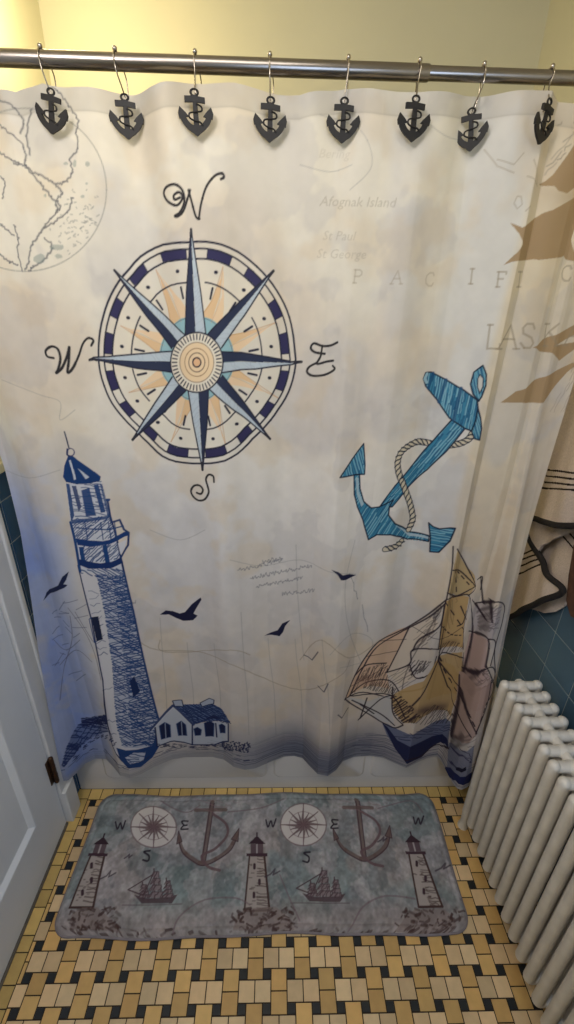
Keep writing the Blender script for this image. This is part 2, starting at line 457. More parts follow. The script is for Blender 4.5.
for (xa, xb) in ((-.60, -.02), (.0, .33), (.35, .74)):
    R1 = rrect(xa, xb, .058, .36, .03); R2 = rrect(xa+.008, xb-.008, .066, .352, .024)
    a = [bm.verts.new(T(p, y0+.0005, q)) for p, q in R1]; b = [bm.verts.new(T(p, y0-.0045, q)) for p, q in R2]
    for k in range(len(a)): bm.faces.new((a[k], a[(k+1) % len(a)], b[(k+1) % len(a)], b[k]))
    bm.faces.new(b)
obj('apron_panel', bm, M_enamel, tub, True, sharp=30)

# ------------------------------------------------------------------ shower rod
M_steel = mat('brushed_steel', (150, 143, 138), .27, 1.0, noise=(25, .06))
YR, ZR = 1.02, 1.9835
rod = empty('shower_curtain_rod', (0, YR, ZR), 'brushed steel telescoping tension rod across the tub holding the anchor hooks', 'curtain rod')
XJ = .262
bm = bmesh.new(); revolve_axis(bm, (XL+.02, 0, 0), (XJ, 0, 0), [(0, 0), (0, .0124), (XJ-XL-.022, .0124), (XJ-XL-.02, .0117), (XJ-XL-.02, 0)], 40)
obj('outer_tube', bm, M_steel, rod, True, sharp=30)
bm = bmesh.new(); revolve_axis(bm, (XJ-.02, 0, 0), (XR-.02, 0, 0), [(0, 0), (0, .0104), (XR-XJ, .0104), (XR-XJ, 0)], 40)
obj('inner_tube', bm, M_steel, rod, True, sharp=30)
for xs, xe in ((XL+.002, XL+.03), (XR-.002, XR-.03)):
    bm = bmesh.new(); revolve_axis(bm, (xs, 0, 0), (xe, 0, 0), [(0, 0), (0, .03), (.008, .03), (.02, .022), (.028, .02), (.028, 0)], 24)
    obj('end_cap', bm, M_steel, rod, True, sharp=30)

# ------------------------------------------------------------------ shower curtain: shape
HEM = [(-.705, .955), (-.672, .962), (-.655, .988), (-.640, 1.022), (-.612, 1.040), (-.576, 1.038), (-.537, 1.004), (-.508, .976), (-.472, .968),
       (-.440, .982), (-.404, 1.008), (-.347, 1.036), (-.304, 1.044), (-.210, 1.044), (-.170, 1.033), (-.134, 1.006), (-.096, .995), (-.060, 1.0), (-.006, 1.025),
       (.038, 1.044), (.075, 1.046), (.103, 1.038), (.127, 1.006), (.150, .978), (.184, .970), (.215, .992), (.242, 1.024), (.284, 1.042),
       (.34, 1.045), (.384, 1.038), (.425, 1.015), (.457, .998), (.489, 1.013), (.542, 1.036), (.578, 1.042), (.586, 1.025), (.597, .945), (.606, .925), (.62, .920), (.645, .930), (.672, .965), (.70, 1.01), (.72, 1.03)]
HEM = np.array(HEM); ZB = .18
_zs = np.array([.15, .48, .64, .9, 1.1, 1.49, 1.95]); _xr = np.array([.70, .682, .664, .655, .657, .668, .70])
_zl = np.array([.15, .5, .73, 1.07, 1.24, 1.95]); _xl = np.array([-.688, -.683, -.672, -.652, -.650, -.692])
TOPX = np.array([-.70, -.52, -.491, -.449, -.41, -.376, -.298, -.211, -.14, -.078, -.017, .037, .116, .179, .252, .305, .357, .431, .477, .536, .60, .70])
TOPZ = np.array([1.94, 1.938, 1.934, 1.929, 1.95, 1.947, 1.944, 1.944, 1.953, 1.956, 1.951, 1.944, 1.957, 1.95, 1.95, 1.954, 1.962, 1.955, 1.956, 1.938, 1.94, 1.95])
_hx = np.array([-.399, -.273, -.145, -.016, .114, .236, .353, .464])
def ss(e0, e1, v):
    t = np.clip((v-e0)/(e1-e0), 0, 1); return t*t*(3-2*t)
_RIP = [(9.0, .6, .5), (15.0, 2.1, .35), (23.0, 4.0, .22), (37., 1.0, .1)]
def curtain_y(X, Z):
    yb = np.interp(X, HEM[:, 0], HEM[:, 1])
    w = np.interp(Z, [.15, .25, .45, .75, 1.1, 1.6, 1.95], [1.0, .93, .66, .42, .26, .16, .10])
    w = w + .25*ss(.30, .5, X)*ss(.15, .45, Z)*(1-ss(.7, 1.5, Z))
    Y = 1.006+(yb-1.006)*w
    d = 0
    for f, p, a in _RIP: d = d+a*np.sin(f*(X+.03*np.sin(2.2*Z+p))*1.9+p+.6*Z)
    Y = Y+d*.020*ss(.25, .9, Z)
    Y = Y+np.interp(X, [.26, .33, .36, .465, .475, .50, .56, .62, .7], [0, .008, .006, -.022, -.022, .012, .004, .016, .0])*ss(.55, .95, Z)
    # little pleats below the hooks
    Y = Y+.010*np.cos(2*np.pi*(X+.016)/.1255)*ss(1.72, 1.95, Z)
    return np.minimum(Y, 1.0465)
_q = np.linspace(0, 1, 1200); _yq = np.interp(-.69+_q*1.39, HEM[:, 0], HEM[:, 1])*.6
_S = np.concatenate([[0], np.cumsum(np.hypot(np.diff(_q)*1.39, np.diff(_yq)))]); LT = float(_S[-1]); _S = _S/LT     # length along the folded cloth
def flat(a): return np.interp(a, _q, _S)
def curtain_xz(a, t):
    a = np.interp(a, _S, _q)
    xt = -.69+a*1.39; zt = np.interp(xt, TOPX, TOPZ)
    Z = ZB+t*(zt-ZB)
    l = np.interp(Z, _zl, _xl); r = np.interp(Z, _zs, _xr)
    return l+a*(r-l), Z
def cloth_chart(P):
    """photo point -> place on the (flat) cloth, in metres, found on the real folded surface"""
    d = rays(P); ys = np.linspace(.86, 1.06, 120)[None, :]
    t = ys/d[:, 1:2]; g = curtain_y(d[:, :1]*t, CH+d[:, 2:3]*t)-ys
    neg = g <= 0; k = np.where(neg.any(1), neg.argmax(1), 119); k = np.clip(k, 1, 119); i_ = np.arange(len(P))
    g0, g1 = g[i_, k-1], g[i_, k]; f = np.clip(g0/(g0-g1+1e-12), 0, 1)
    Y = ys[0, k-1]+f*(ys[0, k]-ys[0, k-1])
    t = Y/d[:, 1]; X = d[:, 0]*t; Z = CH+d[:, 2]*t
    l = np.interp(Z, _zl, _xl); r = np.interp(Z, _zs, _xr); a = (X-l)/(r-l)
    zt = np.interp(-.69+a*1.39, TOPX, TOPZ); tt = (Z-ZB)/(zt-ZB)
    return np.stack([flat(a)*LT, tt*1.77], -1), t/FPX
CR = .0017
C = Print(0, LT, 0, 1.77, CR, cloth_chart)

# ------------------------------------------------------------------ shower curtain: print, with light tints painted into its base colour
INK = (38, 40, 62); NAVY = (34, 44, 84); BLUE = (28, 68, 128); TAN = (166, 138, 100)
H_, W_ = C.H, C.W
gx = np.interp(np.linspace(0, 1, W_), _S, _q)[None, :]; gz = np.linspace(0, 1, H_)[:, None]
base = np.ones((H_, W_, 1))*np.array([232, 228, 226.])
def mixin(w, col):
    global base
    base = base*(1-w[..., None])+np.array(col, float)*w[..., None]
one = np.ones((H_, W_))
mixin(ss(.45, .9, gz)*one*.5, (226, 220, 200))
mixin((1-ss(.03, .16, gx))*(1-ss(.45, .72, gz)), (138, 158, 214))  # cool light on the left edge, painted into the cloth colour
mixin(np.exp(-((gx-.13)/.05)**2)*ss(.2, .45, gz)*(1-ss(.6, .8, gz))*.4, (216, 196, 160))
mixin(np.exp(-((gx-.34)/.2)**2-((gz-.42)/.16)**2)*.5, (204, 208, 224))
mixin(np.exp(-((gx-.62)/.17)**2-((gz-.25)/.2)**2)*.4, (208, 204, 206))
mixin(ss(.835, .85, gx)*ss(.15, .4, gz)*.55, (218, 200, 168)); mixin(ss(.74, .77, gx)*(1-ss(.83, .85, gx))*ss(.3, .5, gz)*.5, (212, 214, 218))  # warm and grey light either side of the fold, painted in
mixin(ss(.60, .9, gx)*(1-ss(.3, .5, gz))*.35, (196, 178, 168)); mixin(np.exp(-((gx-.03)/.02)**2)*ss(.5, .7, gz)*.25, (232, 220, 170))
n1 = vnoise((H_, W_), 260, 4); n2 = vnoise((H_, W_), 120, 4); n3 = vnoise((H_, W_), 60, 4)
mixin((1-ss(.1, .6, gz))*ss(.08, .2, gx)*.6, (206, 192, 182)); mixin(ss(.5, .66, n1)*.4, (208, 192, 176)); mixin(ss(.5, .64, n2)*.36, (192, 192, 200)); mixin(ss(.52, .68, n3)*.3, (216, 196, 168)); mixin(ss(.55, .60, vnoise((H_, W_), 90, 5))*.18, (170, 168, 176))  # dimmer lower cloth is painted-in shade; the noise is print mottling
base = base*(1+(vnoise((H_, W_), 14, 3)-.5)[..., None]*.05)
# dusk over the sea at the hem
seaw = np.exp(-((gx-.60)/.22)**2)*.9+.1
mixin(np.clip((1-ss(.02, .125, gz))*seaw*.95, 0, 1), (112, 116, 134))
mixin((1-ss(.0, .022, gz))*one*.55, (150, 150, 156))
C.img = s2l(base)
# stitched top band
mixb = (ss(.979, .983, gz)*.30*one*(.5+n2))[..., None]; C.img = C.img*(1-mixb)+s2l((150, 146, 140))*mixb
C.stroke_c(np.array([(0, H_*.981), (W_, H_*.981)]), .8, (150, 144, 130), .4)

def letters(sets, w, col, alpha=1):
    for p in sets: C.line(p, w, col, alpha, curve=True)
# --- old chart lines, faint
C.at(1, 0, 0)
GR = (120, 124, 132)
for p in ([(118, 620), (150, 648), (200, 652), (240, 668), (300, 690), (340, 676), (350, 660)], [(160, 640), (165, 652), (230, 650), (250, 655)],
          [(300, 660), (320, 640), (350, 658), (380, 640)]):
    C.line(p, 1.0, (158, 140, 118), .6, curve=True)
for k in range(7):
    x = 160+k*27; C.line([(x, 640+random.uniform(-40, 20)), (x+6, 690), (x+8, 735)], .7, GR, .4)
for p in ([(230, 560), (262, 566), (300, 560), (330, 572), (356, 574)], [(330, 655), (352, 634), (372, 640), (366, 660), (340, 668)], [(355, 540), (345, 590), (352, 640), (380, 700)],
          [(296, 545), (298, 600), (304, 660)], [(150, 530), (180, 540), (205, 530)], [(2, 380), (40, 395), (60, 402), (60, 420), (75, 410)],
          [(300, 165), (330, 172), (352, 165)], [(5, 470), (30, 478), (60, 470)], [(320, 115), (360, 130), (372, 165), (350, 190)], [(430, 125), (450, 138), (480, 142)]):
    C.line(p, .9, GR, .35, curve=True)
for x, y, L, sl in ((238, 570, 44, -.22), (250, 578, 62, -.2), (256, 587, 46, -.2), (282, 594, 32, -.12), (262, 562, 20, -.2), (350, 575, 8, 3.0), (362, 606, 6, 4.), (96, 622, 16, -.4), (112, 612, 24, -.4)):
    C.scribble(x, y, L, 2.0, 1.1, (112, 114, 130), .5, sl)
# scratchy tree on the blue edge
for k in range(20):
    x = random.uniform(52, 78); y = random.uniform(600, 690); a = random.uniform(-1.1, .9); L = random.uniform(5, 16)
    C.line([(x, y), (x+L*math.cos(a), y+L*math.sin(a))], .9, (60, 66, 110), .6)
for p in ([(68, 608), (85, 632), (95, 655), (101, 680)], [(60, 700), (64, 668), (72, 640), (70, 616)], [(60, 665), (76, 650), (92, 662)], [(54, 640), (66, 650), (80, 640)], [(75, 612), (92, 640), (96, 642)]):
    C.line(p, .9, (70, 62, 90), .6, curve=True)
# --- globe, upper left
th = np.linspace(0, 2*math.pi, 90)
cx, cy, r = 25, 190, 81.5
for k in range(0, 90, 1):
    a, b = th[k], th[min(k+1, 89)]
    C.line([(cx+r*math.cos(a), cy+r*math.sin(a)), (cx+r*math.cos(b*.8+a*.2), cy+r*math.sin(b*.8+a*.2))], 1.0, (112, 116, 116), .6)
C.at(4.415, 0, 80)
for p in ([(60, 370), (110, 380), (150, 410), (210, 440), (260, 460), (300, 440), (322, 400), (308, 350), (345, 300), (338, 240), (345, 180), (320, 140), (280, 80), (230, 30)],
          [(110, 385), (170, 450), (210, 500), (245, 540), (250, 580), (210, 630), (170, 690), (140, 730), (125, 800), (110, 840)],
          [(0, 200), (50, 240), (100, 285), (112, 330), (110, 380)], [(250, 465), (272, 500), (250, 530), (268, 560), (245, 585)], [(0, 320), (40, 350), (90, 372)],
          [(62, 640), (80, 700), (78, 760), (100, 840)], [(0, 640), (30, 660), (60, 690)], [(0, 770), (40, 800), (80, 820)], [(200, 700), (230, 740), (200, 790), (150, 820), (130, 840)],
          [(140, 130), (120, 230), (130, 330)], [(0, 90), (60, 120), (100, 180), (90, 240)], [(0, 430), (20, 450), (10, 520)], [(320, 520), (300, 580), (250, 620), (200, 650)]):
    q = smooth_path(p, 7); q = q+RNG.uniform(-5, 5, q.shape); C.line(q, 1.5, (96, 98, 106), .8)
for k in range(110):
    x, y = random.gauss(360, 60), random.gauss(650, 70)
    if (x/4.415-25)**2+((y/4.415+80)-190)**2 < 78**2: C.line([(x, y), (x+random.uniform(2, 12), y+random.uniform(-8, 8))], 1.0, (118, 124, 126), .55)
for (x, y, a, b) in ((250, 740, 34, 16), (260, 780, 20, 12), (365, 515, 9, 9), (385, 370, 12, 14), (290, 370, 12, 8), (382, 458, 8, 6), (200, 510, 8, 8), (175, 790, 30, 26), (330, 370, 10, 18)):
    C.fill([(x+a*math.cos(t)*random.uniform(.6, 1.1), y+b*math.sin(t)*random.uniform(.6, 1.1)) for t in np.linspace(0, 5.6, 9)], (132, 148, 146), .55)

# --- compass rose
C.at(1, 0, 0); CX, CY = 196.8, 362.5
OUT = np.array([(188.7, 242.5), (172.4, 243.4), (160.9, 245.3), (147.5, 252), (137.9, 258.7), (130.2, 268.3), (118.7, 281.7), (110.1, 297), (103.4, 316.2), (99.6, 335.4), (98.6, 349.8),
    (99.6, 369), (104.4, 386.4), (111, 401.7), (122.6, 417), (136, 430.5), (149.4, 443.9), (160.9, 455.4), (172.4, 461), (185.8, 463), (199.2, 463.5), (209, 463.5), (224.5, 461), (237.9, 453.5),
    (253.2, 438), (266.7, 424.7), (278.2, 409.4), (287.7, 394), (293.5, 376.8), (295.8, 361.5), (294.4, 348.8), (292.5, 331.6), (287.7, 312.4), (278.2, 293.2), (266.7, 277), (253.2, 263.5),
    (237.9, 252), (222.6, 245), (207.2, 241.9), (194.8, 241.9)])
_an = np.arctan2(OUT[:, 0]-CX, -(OUT[:, 1]-CY)); _ra = np.hypot(OUT[:, 0]-CX, OUT[:, 1]-CY)
_o = np.argsort(_an); _an, _ra = _an[_o], _ra[_o]
_an = np.concatenate([_an-2*math.pi, _an, _an+2*math.pi]); _ra = np.tile(_ra, 3)
def rose(deg, k):
    a = np.radians(np.asarray(deg, float)); a = (a+math.pi) % (2*math.pi)-math.pi
    r = np.interp(a, _an, _ra)*k
    return np.stack([CX+r*np.sin(a), CY-r*np.cos(a)], -1)
D = np.arange(0, 360, 4)
C.fill(rose(D, 1.0), (228, 224, 214), .35); C.fill(rose(D, .858), (234, 228, 214), .4)
C.fill(rose(D, .385), (150, 190, 202), 1)
for tip, dg in (((156, 270), -21), ((223, 267), 20), ((121, 326), -63), ((275, 323), 64), ((278, 398), 112), ((225.6, 445), 160), ((171, 442), 197), ((129, 392.6), 246)):
    tip = np.array(tip, float)
    for sgn, cc in ((-1, (228, 194, 152)), (1, (236, 208, 174))):
        b0 = rose([dg+sgn*15], .385)[0]; b1 = rose([dg], .385)[0]; m0 = rose([dg+sgn*6.5], .53)[0]; m1 = rose([dg+sgn*1.0], .6)[0]
        C.fill(np.array([b1, b0, m0, m1*.4+tip*.6+[sgn*1.0, 0], tip, m1]), cc, .95)
    b0 = rose([dg-15], .385)[0]; m0 = rose([dg-6.5], .53)[0]
    C.line([b0, m0, tip], .7, (196, 150, 104), .8, curve=True)
    C.line([rose([dg], .36)[0], rose([dg], .55)[0], tip], .6, (204, 160, 116), .7, curve=True)
for a0 in range(0, 360, 90):
    for lo, hi in ((5.5, 18.5), (28.5, 39), (51, 61.5), (71.5, 84.5)):
        d = np.linspace(a0+lo, a0+hi, 6)
        C.fill(np.vstack([rose(d, .943), rose(d[::-1], .862)]), (52, 50, 92), 1)
        for e in (a0+lo, a0+hi): C.line(np.vstack([rose([e], .943), rose([e], .862)]), .9, INK)
for k, w_ in ((1.0, 2.0), (.943, 1.7), (.858, 1.7)): C.line(rose(D, k), w_, INK, 1, closed=True)
for a0 in range(0, 360, 45):
    C.line(rose(np.linspace(a0+6, a0+39, 9), .665), 1.5, INK)
    for e in (12, 33): C.line(np.vstack([rose([a0+e], .54), rose([a0+e], .63)]), 2.2, INK)
    for e in (12, 33):
        q = rose([a0+e], .765)[0]; C.line([q-[.4, 0], q+[.4, 0]], 3.2, INK)
C.line(rose(D, .37), .8, (90, 110, 124), .8, closed=True)
TIPS = [(191, 229.5), (273.5, 271), (301.5, 362), (270, 439), (202.5, 470), (132.5, 440), (89.5, 360), (114.5, 270.5)]
for i, tip in sorted(enumerate(TIPS), key=lambda q: -(q[0] % 2)):
    tip = np.array(tip, float); c = np.array([CX, CY]); d = tip-c; d /= np.hypot(*d); n = np.array([-d[1], d[0]])   # n points clockwise
    rb = 27 if i % 2 else 25; hw = 10.5 if i % 2 == 0 else 9.6
    bc = c+d*rb; L = np.hypot(*(tip-bc)); mm = bc+d*L*.42; hm = hw*.70
    dark = [bc, bc-n*hw, mm-n*hm, tip-n*1.0, tip, mm]; light = [bc, bc+n*hw, mm+n*hm*.95, tip+n*.6, tip, mm]
    C.fill(light, (190, 204, 218), 1); C.fill(dark, (46, 54, 82), 1)
    C.hatch(light, math.atan2(d[1], d[0])+.9, 3.2, .5, (120, 130, 160), .35)
    C.line([bc+n*hw, mm+n*hm*.95, tip], 1.5, INK); C.line([bc-n*hw, mm-n*hm, tip], 1.5, INK); C.line([tip-d*7, tip], 2.6, (46, 46, 58))
el = lambda rx, ry, n=40: np.array([(CX+rx*math.cos(t), CY+ry*math.sin(t)) for t in np.linspace(0, 2*math.pi, n, endpoint=False)])
C.fill(el(26.2, 30), (232, 226, 214), 1); C.line(el(26.2, 30), 1.5, INK, closed=True)
for t in np.linspace(0, 2*math.pi, 44, endpoint=False):
    C.line([(CX+20*math.cos(t), CY+23*math.sin(t)), (CX+24.5*math.cos(t), CY+28*math.sin(t))], 1.3, INK)
C.fill(el(17, 20), (238, 214, 180), 1); C.line(el(17, 20), .9, (150, 120, 100), .9, closed=True)
C.line(el(12, 14), .9, (160, 120, 90), .9, closed=True); C.line(el(8, 9.5), 1.1, (120, 90, 80), .9, closed=True)
C.fill(el(4, 4.6), (232, 190, 150), 1); C.line(el(4, 4.6), 1.5, (54, 40, 60), closed=True)
# letters
C.at(1.913, 40, 160)
letters([[(268, 72), (258, 76), (256, 68), (266, 62), (273, 72), (262, 87), (245, 80), (237, 65), (242, 52), (258, 47), (272, 58), (276, 80), (268, 100), (258, 107), (264, 108), (274, 98), (282, 75), (287, 58)],
         [(284, 58), (290, 80), (298, 108), (305, 113)], [(304, 113), (308, 85), (318, 52), (334, 31), (348, 26), (352, 33), (346, 37)]], 2.3, (40, 38, 44))
letters([[(26, 379), (14, 376), (11, 365), (22, 357), (34, 362), (39, 380), (35, 400), (31, 408), (42, 398), (52, 375), (56, 358)], [(56, 360), (55, 385), (53, 407), (63, 398), (74, 375), (82, 352), (92, 341), (102, 345), (98, 355)]], 2.4, (40, 38, 44))
letters([[(569, 349), (556, 355), (540, 356), (524, 351), (518, 360), (526, 368), (545, 371)], [(540, 356), (537, 375), (530, 390), (548, 386), (561, 384)], [(530, 388), (515, 396), (511, 406), (522, 413), (545, 411), (563, 401), (560, 394)]], 2.3, (40, 38, 44))
C.at(2.609, 30, 420)
letters([[(480, 162), (478, 147), (466, 143), (459, 155), (464, 175), (466, 190), (456, 207), (440, 210), (426, 200), (420, 185), (428, 172), (442, 171), (451, 182), (446, 193), (435, 190)]], 2.2, (40, 38, 44))

# --- lighthouse
C.at(2.609, 30, 420)
tow = [(125, 380), (160, 520), (190, 680), (203, 800), (215, 850), (240, 885), (300, 880), (335, 850), (336, 780), (300, 640), (270, 500), (240, 372), (185, 388)]
C.fill(tow, (214, 214, 224), .8)
sh = [(170, 385), (195, 500), (215, 640), (225, 790), (240, 850), (335, 850), (334, 780), (300, 640), (270, 500), (240, 375)]
C.fill(sh, (140, 160, 196), .5)
for a in (-.22, .5): C.hatch(sh, a, 6.0, 1.15, BLUE, .95, brk=.18)
C.hatch([(215, 400), (240, 378), (270, 500), (300, 640), (334, 780), (330, 850), (270, 855), (250, 640)], -.2, 5.6, 1.3, BLUE, .9, brk=.15)
C.hatch([(150, 430), (175, 430), (215, 700), (225, 830), (205, 820), (180, 640)], -.15, 16, .9, BLUE, .7, brk=.5)
C.line([(125, 380), (160, 520), (190, 680), (203, 800), (215, 850), (240, 890)], 1.6, (50, 60, 100))
C.line([(240, 372), (270, 500), (300, 640), (335, 780)], 2.0, (40, 66, 118))
C.fill([(160, 515), (178, 512), (190, 572), (174, 578)], (30, 40, 72), 1); C.fill([(260, 682), (272, 668), (287, 708), (270, 724)], (22, 44, 92), 1)
C.line([(160, 515), (154, 520), (168, 580), (174, 578)], 1.0, BLUE)
C.fill([(225, 855), (250, 862), (320, 850), (334, 800), (338, 850), (320, 880), (290, 905), (255, 908), (235, 885)], (32, 66, 124), 1)
C.fill([(248, 880), (270, 868), (302, 866), (296, 888), (262, 898)], (190, 196, 214), 1); C.hatch([(248, 880), (270, 868), (302, 866), (296, 888), (262, 898)], .1, 6, 1, BLUE)
C.at(5.74, 50, 425)
lant = [(92, 335), (292, 320), (345, 520), (380, 660), (415, 780), (425, 860), (170, 840), (150, 700), (118, 560)]
C.fill(lant, (206, 210, 222), 1)
C.hatch([(200, 345), (292, 322), (340, 520), (150, 545), (120, 400)], .1, 13, 1.1, BLUE, .9, brk=.3)
for q in ([(180, 375), (225, 360), (265, 520), (205, 525)], [(250, 345), (278, 340), (318, 500), (292, 505)], [(92, 335), (112, 340), (140, 520), (122, 560)]): C.fill(q, BLUE, .95)
C.fill([(125, 350), (150, 350), (180, 470), (165, 500)], (58, 74, 120), .95); C.fill([(285, 335), (300, 340), (345, 520), (330, 525)], BLUE, .8)
C.hatch([(118, 560), (345, 520), (385, 640), (160, 670)], -.7, 11, 1.1, BLUE, .95, brk=.15)
C.fill([(122, 545), (340, 515), (345, 532), (128, 568)], BLUE, .9)
C.fill([(145, 652), (300, 668), (440, 610), (458, 632), (380, 668), (240, 700), (160, 690)], (26, 60, 122), 1)
C.line([(118, 560), (150, 700), (172, 840)], 3.2, BLUE); C.line([(345, 520), (385, 660), (425, 850)], 2.0, (34, 54, 104))
C.line([(330, 430), (352, 560), (400, 545), (425, 600), (452, 618), (448, 690), (405, 765)], 2.2, (34, 60, 112))
C.line([(150, 590), (300, 600), (420, 580)], 1.4, BLUE); C.line([(325, 430), (340, 430)], 2.5, BLUE)
for x in (210, 300, 345, 380): C.line([(x-10, 560), (x+5, 660)], 1.0, BLUE)
C.hatch([(190, 700), (380, 670), (405, 770), (200, 790)], -.75, 13, 1.3, BLUE, .9, brk=.1)
for q in ([(165, 700), (190, 700), (205, 790), (180, 790)], [(300, 690), (325, 685), (345, 790), (320, 800)]): C.fill(q, BLUE, 1)
C.fill([(390, 680), (440, 660), (430, 700), (405, 745)], (216, 216, 226), 1)
C.fill([(165, 770), (290, 795), (410, 760), (420, 790), (330, 825), (220, 825), (170, 805)], (22, 50, 108), 1)
C.hatch([(170, 830), (420, 820), (430, 870), (300, 880), (180, 850)], .5, 12, 1.3, BLUE, .9, brk=.2)
C.fill([(105, 175), (128, 176), (200, 230), (292, 296), (286, 322), (225, 337), (150, 340), (92, 328), (74, 298), (82, 235)], (24, 60, 118), 1)
C.fill([(108, 205), (118, 200), (150, 312), (138, 316)], (204, 212, 224), .9); C.fill([(160, 250), (178, 262), (226, 300), (205, 312)], (204, 212, 224), .9)
C.line([(83, 40), (96, 85), (108, 130)], 1.6, (50, 60, 90))
C.line([(118+22*math.cos(t), 157+22*math.sin(t)) for t in np.linspace(0, 6.2, 14)], 1.1, (60, 60, 110)); C.line([(100, 140), (98, 170), (110, 180)], 2.2, (40, 52, 100))
# hill left of it, and shore line
C.at(3.827, 50, 690)
hill = [(45, 295), (62, 225), (85, 170), (110, 132), (150, 108), (212, 98), (222, 160), (190, 168), (150, 188), (120, 215), (80, 262), (52, 296)]
C.fill(hill, (60, 84, 138), .55); C.hatch(hill, .15, 8, 1.4, (32, 50, 104), .9, brk=.2); C.hatch(hill, -.9, 10, 1.2, (32, 50, 104), .8, brk=.3)
C.hatch([(120, 110), (212, 96), (218, 130), (130, 140)], .1, 5, 1.8, (26, 36, 84), .9, brk=.1)
C.line([(205, 0), (208, 60), (215, 110), (225, 150), (238, 185)], 1.6, (36, 42, 84))
for k in range(26):
    x = random.uniform(90, 250); y = np.interp(x, [90, 140, 180, 215, 250], [262, 205, 180, 178, 215])+random.uniform(-6, 10); C.line([(x, y), (x+9, y-5)], 1.2, (40, 52, 100), .8)
# house
C.at(4.783, 130, 690)
C.fill([(118, 178), (205, 85), (295, 168), (470, 158), (468, 248), (400, 262), (300, 262), (210, 242), (132, 268)], (198, 202, 214), 1)
roof = [(208, 75), (395, 66), (440, 92), (482, 160), (400, 148), (362, 150), (302, 166)]
C.fill(roof, (96, 116, 160), 1); C.hatch(roof, .5, 5.5, 1.2, (28, 46, 96), .95, brk=.1); C.hatch(roof, -.2, 8, 1.0, (28, 46, 96), .8)
C.line([(100, 190), (205, 74), (302, 166)], 3.0, (62, 76, 118)); C.line([(106, 192), (206, 84), (298, 172)], 1.0, (206, 210, 220))
C.line([(120, 180), (130, 270), (210, 244), (300, 262), (400, 264), (470, 246), (470, 160)], 1.6, (32, 46, 92)); C.line([(298, 168), (298, 258)], 1.5, (32, 46, 92))
for q in ([(140, 172), (165, 155), (192, 168), (195, 225), (150, 236)], [(222, 162), (245, 148), (266, 166), (272, 218), (232, 218)], [(305, 186), (322, 178), (342, 190), (338, 216), (312, 218)], [(355, 158), (382, 148), (402, 160), (400, 222), (362, 222)], [(426, 168), (440, 162), (455, 172), (455, 206), (432, 206)]):
    C.fill(q, (26, 36, 76), 1); C.line(q, 1.0, BLUE, .8, closed=True)
C.line([(168, 160), (172, 232)], .8, (160, 170, 196)); C.line([(246, 152), (250, 216)], .8, (160, 170, 196))
C.fill([(360, 140), (400, 118), (440, 140)], (28, 40, 84), .9); C.line([(410, 160), (415, 225)], 1.6, (28, 40, 84))
for q in ([(203, 52), (248, 48), (256, 80), (214, 78)], [(335, 62), (380, 40), (402, 48), (400, 66), (345, 80)]): C.fill(q, (176, 184, 204), 1, (28, 40, 84), 1.1)
for k in range(90):
    x = random.uniform(440, 574); y = 268+(x-440)*.10+random.uniform(-26, 18)*(1 if x > 470 else .6); C.line([(x, y), (x+random.uniform(-6, 8), y+random.uniform(-8, 8))], 1.5, (34, 44, 82), .85)
for k in range(40):
    x = random.uniform(120, 450); y = 262+random.uniform(-4, 14); C.line([(x, y), (x+random.uniform(4, 16), y+random.uniform(-2, 2))], 1.2, (38, 46, 84), .8)
# sea lines along the hem (drawn straight on the cloth)
def cloth_line(x0, x1, z, w, col, a, wob=.003):
    n = 40; X = np.linspace(x0, x1, n); ph = random.uniform(0, 6)
    Zz = z+wob*np.sin(X*random.uniform(8, 16)+ph)+wob*.5*np.sin(X*41+ph)
    C.stroke_c(np.stack([flat(X/1.39)*LT, Zz], -1)/CR, w, col, a)
for k in range(34):
    z = .006+k*.0036; x0 = .52+random.uniform(-.06, .25); x1 = min(1.39, x0+random.uniform(.15, .6))
    cloth_line(x0, x1, z, 1.1, (58, 64, 92), .75*(1-k/44))
for k in range(14): cloth_line(.95+random.uniform(0, .1), 1.39, .01+k*.008, 1.3, (38, 46, 90), .7)
for k in range(8): cloth_line(.05, .6, .012+k*.004, .9, (110, 116, 136), .4)
for k in range(60):
    x = random.uniform(.0, .62); z = .052+random.uniform(-.012, .012); cloth_line(x, x+random.uniform(.008, .03), z, 1.5, (42, 50, 88), .8, .001)

# --- birds
C.at(2.87, 150, 470); BK = (26, 28, 62)
C.fill([(28, 415), (45, 403), (65, 405), (85, 412), (100, 408), (120, 385), (145, 366), (148, 372), (131, 400), (125, 412), (137, 418), (124, 431), (95, 433), (75, 425), (55, 415)], BK)
C.fill([(328, 476), (350, 465), (366, 460), (380, 440), (403, 430), (388, 448), (382, 465), (372, 477), (360, 475), (345, 473)], BK)
C.fill([(520, 286), (540, 293), (553, 302), (572, 299), (592, 301), (562, 316), (548, 317), (538, 301)], BK)
C.at(3.41, 0, 540); C.fill([(147, 208), (158, 180), (173, 166), (198, 155), (213, 125), (235, 107), (226, 135), (216, 151), (231, 153), (220, 163), (205, 169), (185, 178), (163, 190)], (24, 34, 74))
C.at(1, 0, 0)
for p in ([(304, 655), (312, 660), (318, 652)], [(318, 686), (324, 692), (328, 684)], [(338, 715), (342, 718), (348, 708)]): C.line(p, 1.4, (60, 60, 80), .8)

